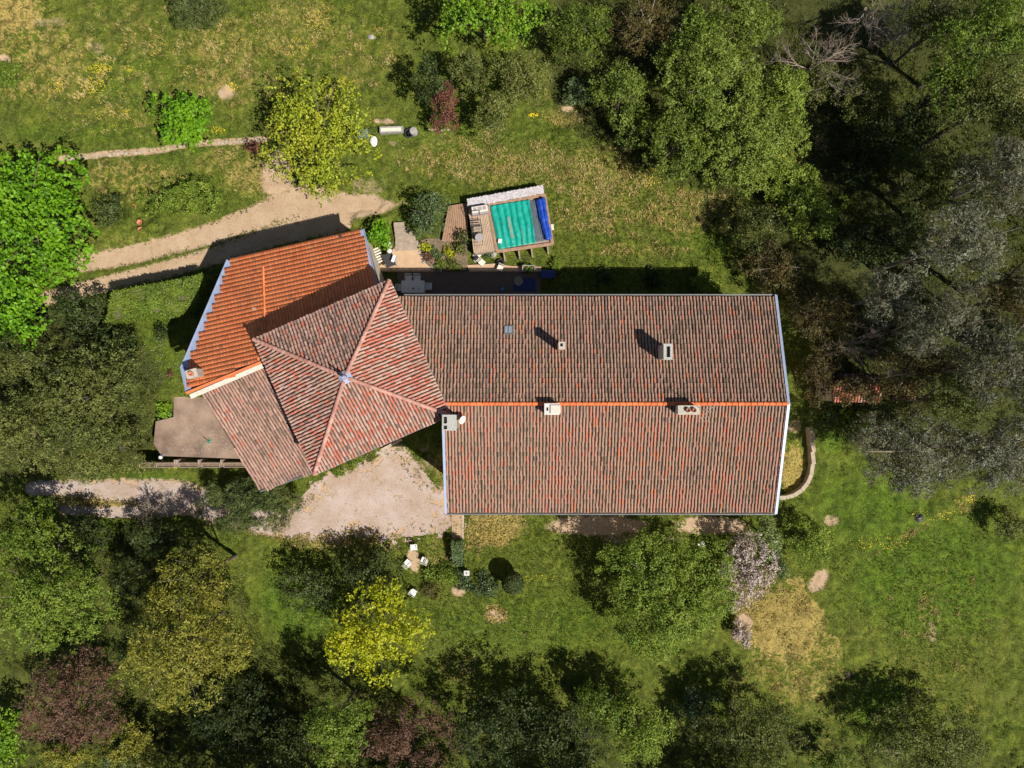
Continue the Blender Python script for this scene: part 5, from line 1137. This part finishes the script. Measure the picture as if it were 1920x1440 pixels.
# topiary ball on a stem with its own shadow
def topiary(label, px, py, R, ht, s):
    c = G(px, py, ht-R); rng = np.random.default_rng(3); b0 = Vector((c.x, c.y, float(gz(c.x, c.y)))); r = root('topiary_ball', label, 'topiary', tuple(b0)); sd = L_[s]
    n = 5200; d = rng.normal(size=(n, 3)); d /= np.linalg.norm(d, axis=1)[:, None]; PP = d*(R*rng.uniform(.88, 1.02, n))[:, None]+np.array([c.x, c.y, c.z])
    V, Fq, v = leaves(PP, d*2, sd, rng, .4); world_child(mesh_np('foliage', V, Fq, sd['mat'], None, {'v': v}), r)
    world_child(MB().lathe((c.x, c.y, c.z), [(.1*R, -.88*R), (.6*R, -.6*R), (.86*R, 0), (.6*R, .6*R), (.1*R, .86*R)], 14).build('inner_branches', M['bark']), r); world_child(MB().tube([b0, c], .06, 6).build('trunk', M['bark']), r)
topiary('dark clipped ball shrub on a short trunk on the front lawn', 961, 1093, .82, 2.3, 'dark'); topiary('dark clipped ball in deep shade at the bottom', 1090, 1300, .8, 1.9, 'dark')
for a in [('leafy low shrub in the front border, left of the stone lantern', 838, 1078, 24, 'mid', 1.1), ('white flecked shrub in the front border under the lantern', 872, 1090, 24, 'glossy', 1.), ('dark shrub in the front border left of the clipped ball', 912, 1098, 28, 'glossy', 1.2),
          ('low green shrub at the left end of the front border', 806, 1078, 16, 'mid', .8), ('brownish shrub right of the vivid yellow tree', 806, 1106, 17, 'brown', .9),
          ('yellow flowering shrub in the bed below the steps', 797, 463, 10, 'acid', .6), ('bright yellow flowering shrub in the middle of the flower bed', 840, 474, 12, 'acid', .7), ('grey-green shrub in the flower bed', 815, 478, 15, 'glossy', .7),
          ('small olive shrub in the flower bed by the deck', 862, 466, 14, 'olive', .8), ('small green shrub at the lower bed edge', 850, 496, 16, 'olive', .6), ('low purplish shrub at the left of the flower bed', 800, 480, 12, 'purple', .5),
          ('low green shrub at the bottom of the flower bed', 830, 500, 15, 'mid', .5), ('spiky plant at the deck edge over the flower bed', 868, 445, 12, 'dark', 1.4), ('leafy plant on the stones below the pool', 918, 479, 8, 'glossy', .6),
          ('plants filling the grey trough', 990, 505, 9, 'mid', .85), ('small shrub at the right end below the pool', 1042, 500, 14, 'mid', .8),
          ('green weeds against the tower foot, left clump', 632, 880, 16, 'mid', .8), ('green weeds against the tower foot, right clump', 690, 852, 16, 'olive', .7), ('weeds at the end of the pale stone ledge', 662, 866, 12, 'mid', .6),
          ('small dark shrub by the hedge and the annex shadow', 300, 625, 16, 'dark', 1.2), ('green bush at the upper left terrace corner', 306, 768, 18, 'lime', 1.0), ('small orange-brown shrub beside the lean-to chimney', 318, 700, 8, 'red', .6),
          ('low green bush at the right shadow edge of the yard', 790, 856, 10, 'mid', .5), ('low bush against the rear wall in shade', 1130, 520, 18, 'dark', .9), ('low bush in the rear shade, right one', 1225, 520, 20, 'dark', .9)]:
    ball(a[0], a[1], a[2], a[3], a[4], a[5], 'garden_shrub' if a[3] > 10 else 'small_plant', 'shrub')
specks('dandelion_flowers', 'yellow dandelion flowers scattered over the upper meadow', [(100, 160, 24, 16, .5, None), (180, 165, 20, 20, .4, None), (190, 130, 24, 10, .4, None), (245, 130, 10, 6, .15, None), (80, 205, 10, 12, .15, None), (240, 210, 8, 6, .1, None), (435, 165, 12, 10, .2, None), (600, 40, 24, 20, .3, None), (560, 90, 20, 20, .2, None),
     (225, 160, 160, 90, .9, None), (560, 60, 160, 60, .5, None), (410, 245, 14, 8, .2, None), (1220, 335, 20, 20, .25, None), (1810, 935, 24, 10, .5, None), (1650, 1015, 60, 16, .3, None), (1485, 870, 20, 50, .6, None), (1485, 920, 24, 8, .2, None), (1010, 1083, 34, 5, .07, None), (1000, 217, 10, 4, .2, None), (1480, 290, 25, 25, .4, None), (1760, 965, 60, 10, .4, None)], M['yellow'], 380, .030)
specks('lawn_daisies', 'tiny white daisies dotted over the lawns', [(900, 1200, 130, 60, 1, None), (560, 1120, 50, 60, .4, None), (300, 670, 40, 50, .5, None), (1100, 330, 150, 80, .6, None)], M['petal'], 260, .02)
# grass: tufts as real blades
def tufts(name, label, n, fn, mat, hh=.22, ww=.035, nb=4, seed=1, box=(-42, 42, -32, 32)):
    rng = np.random.default_rng(seed); x = rng.uniform(box[0], box[1], n); y = rng.uniform(box[2], box[3], n); k = fn(x, y, rng); x, y = x[k], y[k]; m_ = len(x)
    x = np.repeat(x, nb)+rng.normal(0, .06, m_*nb); y = np.repeat(y, nb)+rng.normal(0, .06, m_*nb); q = len(x); sc_ = np.repeat(rng.uniform(.5, 1.4, m_), nb)
    a = rng.uniform(0, 6.283, q); L = hh*sc_; lean = rng.uniform(.3, .95, q)*L; z = gz(x, y)+.04
    dx, dy = np.cos(a), np.sin(a); w2 = ww*rng.uniform(.6, 1.3, q)
    V = np.stack([np.stack([x-dy*w2, y+dx*w2, z], 1), np.stack([x+dy*w2, y-dx*w2, z], 1), np.stack([x+dx*lean, y+dy*lean, z+L*.8], 1)], 1).reshape(-1, 3)
    v = np.clip(np.repeat(vn(x[::nb], y[::nb], 1.2, 70)*.7+rng.normal(.15, .2, m_), nb), 0, 1)
    o = mesh_np(name, V, np.arange(3*q).reshape(-1, 3), mat, None, {'v': v}); tag(o, label, kind='stuff')
def bmask(x, y):
    r = np.zeros(len(x), bool)
    for pl in ([(xL, yS), (xR, yS), (xR, yN), (-8, yN), (-8, yR), (xL, yR)], tw, OP, LP, [P(a, b) for a, b in ((326, 742), (372, 736), (500, 860), (303, 855), (288, 832))], [P(a, b) for a, b in ((841, 372), (1022, 345), (1040, 460), (1015, 565), (745, 565), (738, 440), (830, 440))]): r |= in_poly(pl, x, y)
    return r
def onroad(x, y, t=1.): return (m_track(x, y) < t) | (m_drive(x, y) < t) | (m_yard(x, y) < t+.1)
def f_all(x, y, rng):
    return ~bmask(x, y) & ((~onroad(x, y)) | (~onroad(x, y, .72) & (rng.random(len(x)) < .45) & (vn(x, y, .8, 77) > .45))) & (soft(0, 0, DIRT, x, y) < .5+.3*rng.random(len(x)))
M['blade'] = leaf_mat('grass_blades', (.040, .066, .006), (.130, .155, .020), .3)
M['straw'] = leaf_mat('dry_grass', (.20, .165, .05), (.52, .43, .18), .25)
tufts('meadow_grass', 'green grass covering the garden and the meadow', 120000, f_all, M['blade'], .16, .028, 3, 1)
tufts('dry_grass', 'straw coloured dry grass tufts', 200000, lambda x, y, rng: f_all(x, y, rng) & (soft(0, 0, DRY, x, y)*(.25+1.15*vn(x, y, .55, 71)) > .40), M['straw'], .20, .032, 4, 2)
def f_for(x, y, rng):
    r = np.zeros(len(x), bool)
    for pl in FOREST: r |= in_poly(pl, x, y)
    return r & ~bmask(x, y) & ~onroad(x, y, 1.3) & (vn(x, y, 1.5, 72) > .35)
M['under'] = leaf_mat('undergrowth', (.028, .040, .008), (.11, .13, .03), .25)
tufts('undergrowth', 'low tangled undergrowth beneath the trees', 70000, f_for, M['under'], .28, .05, 6, 3)
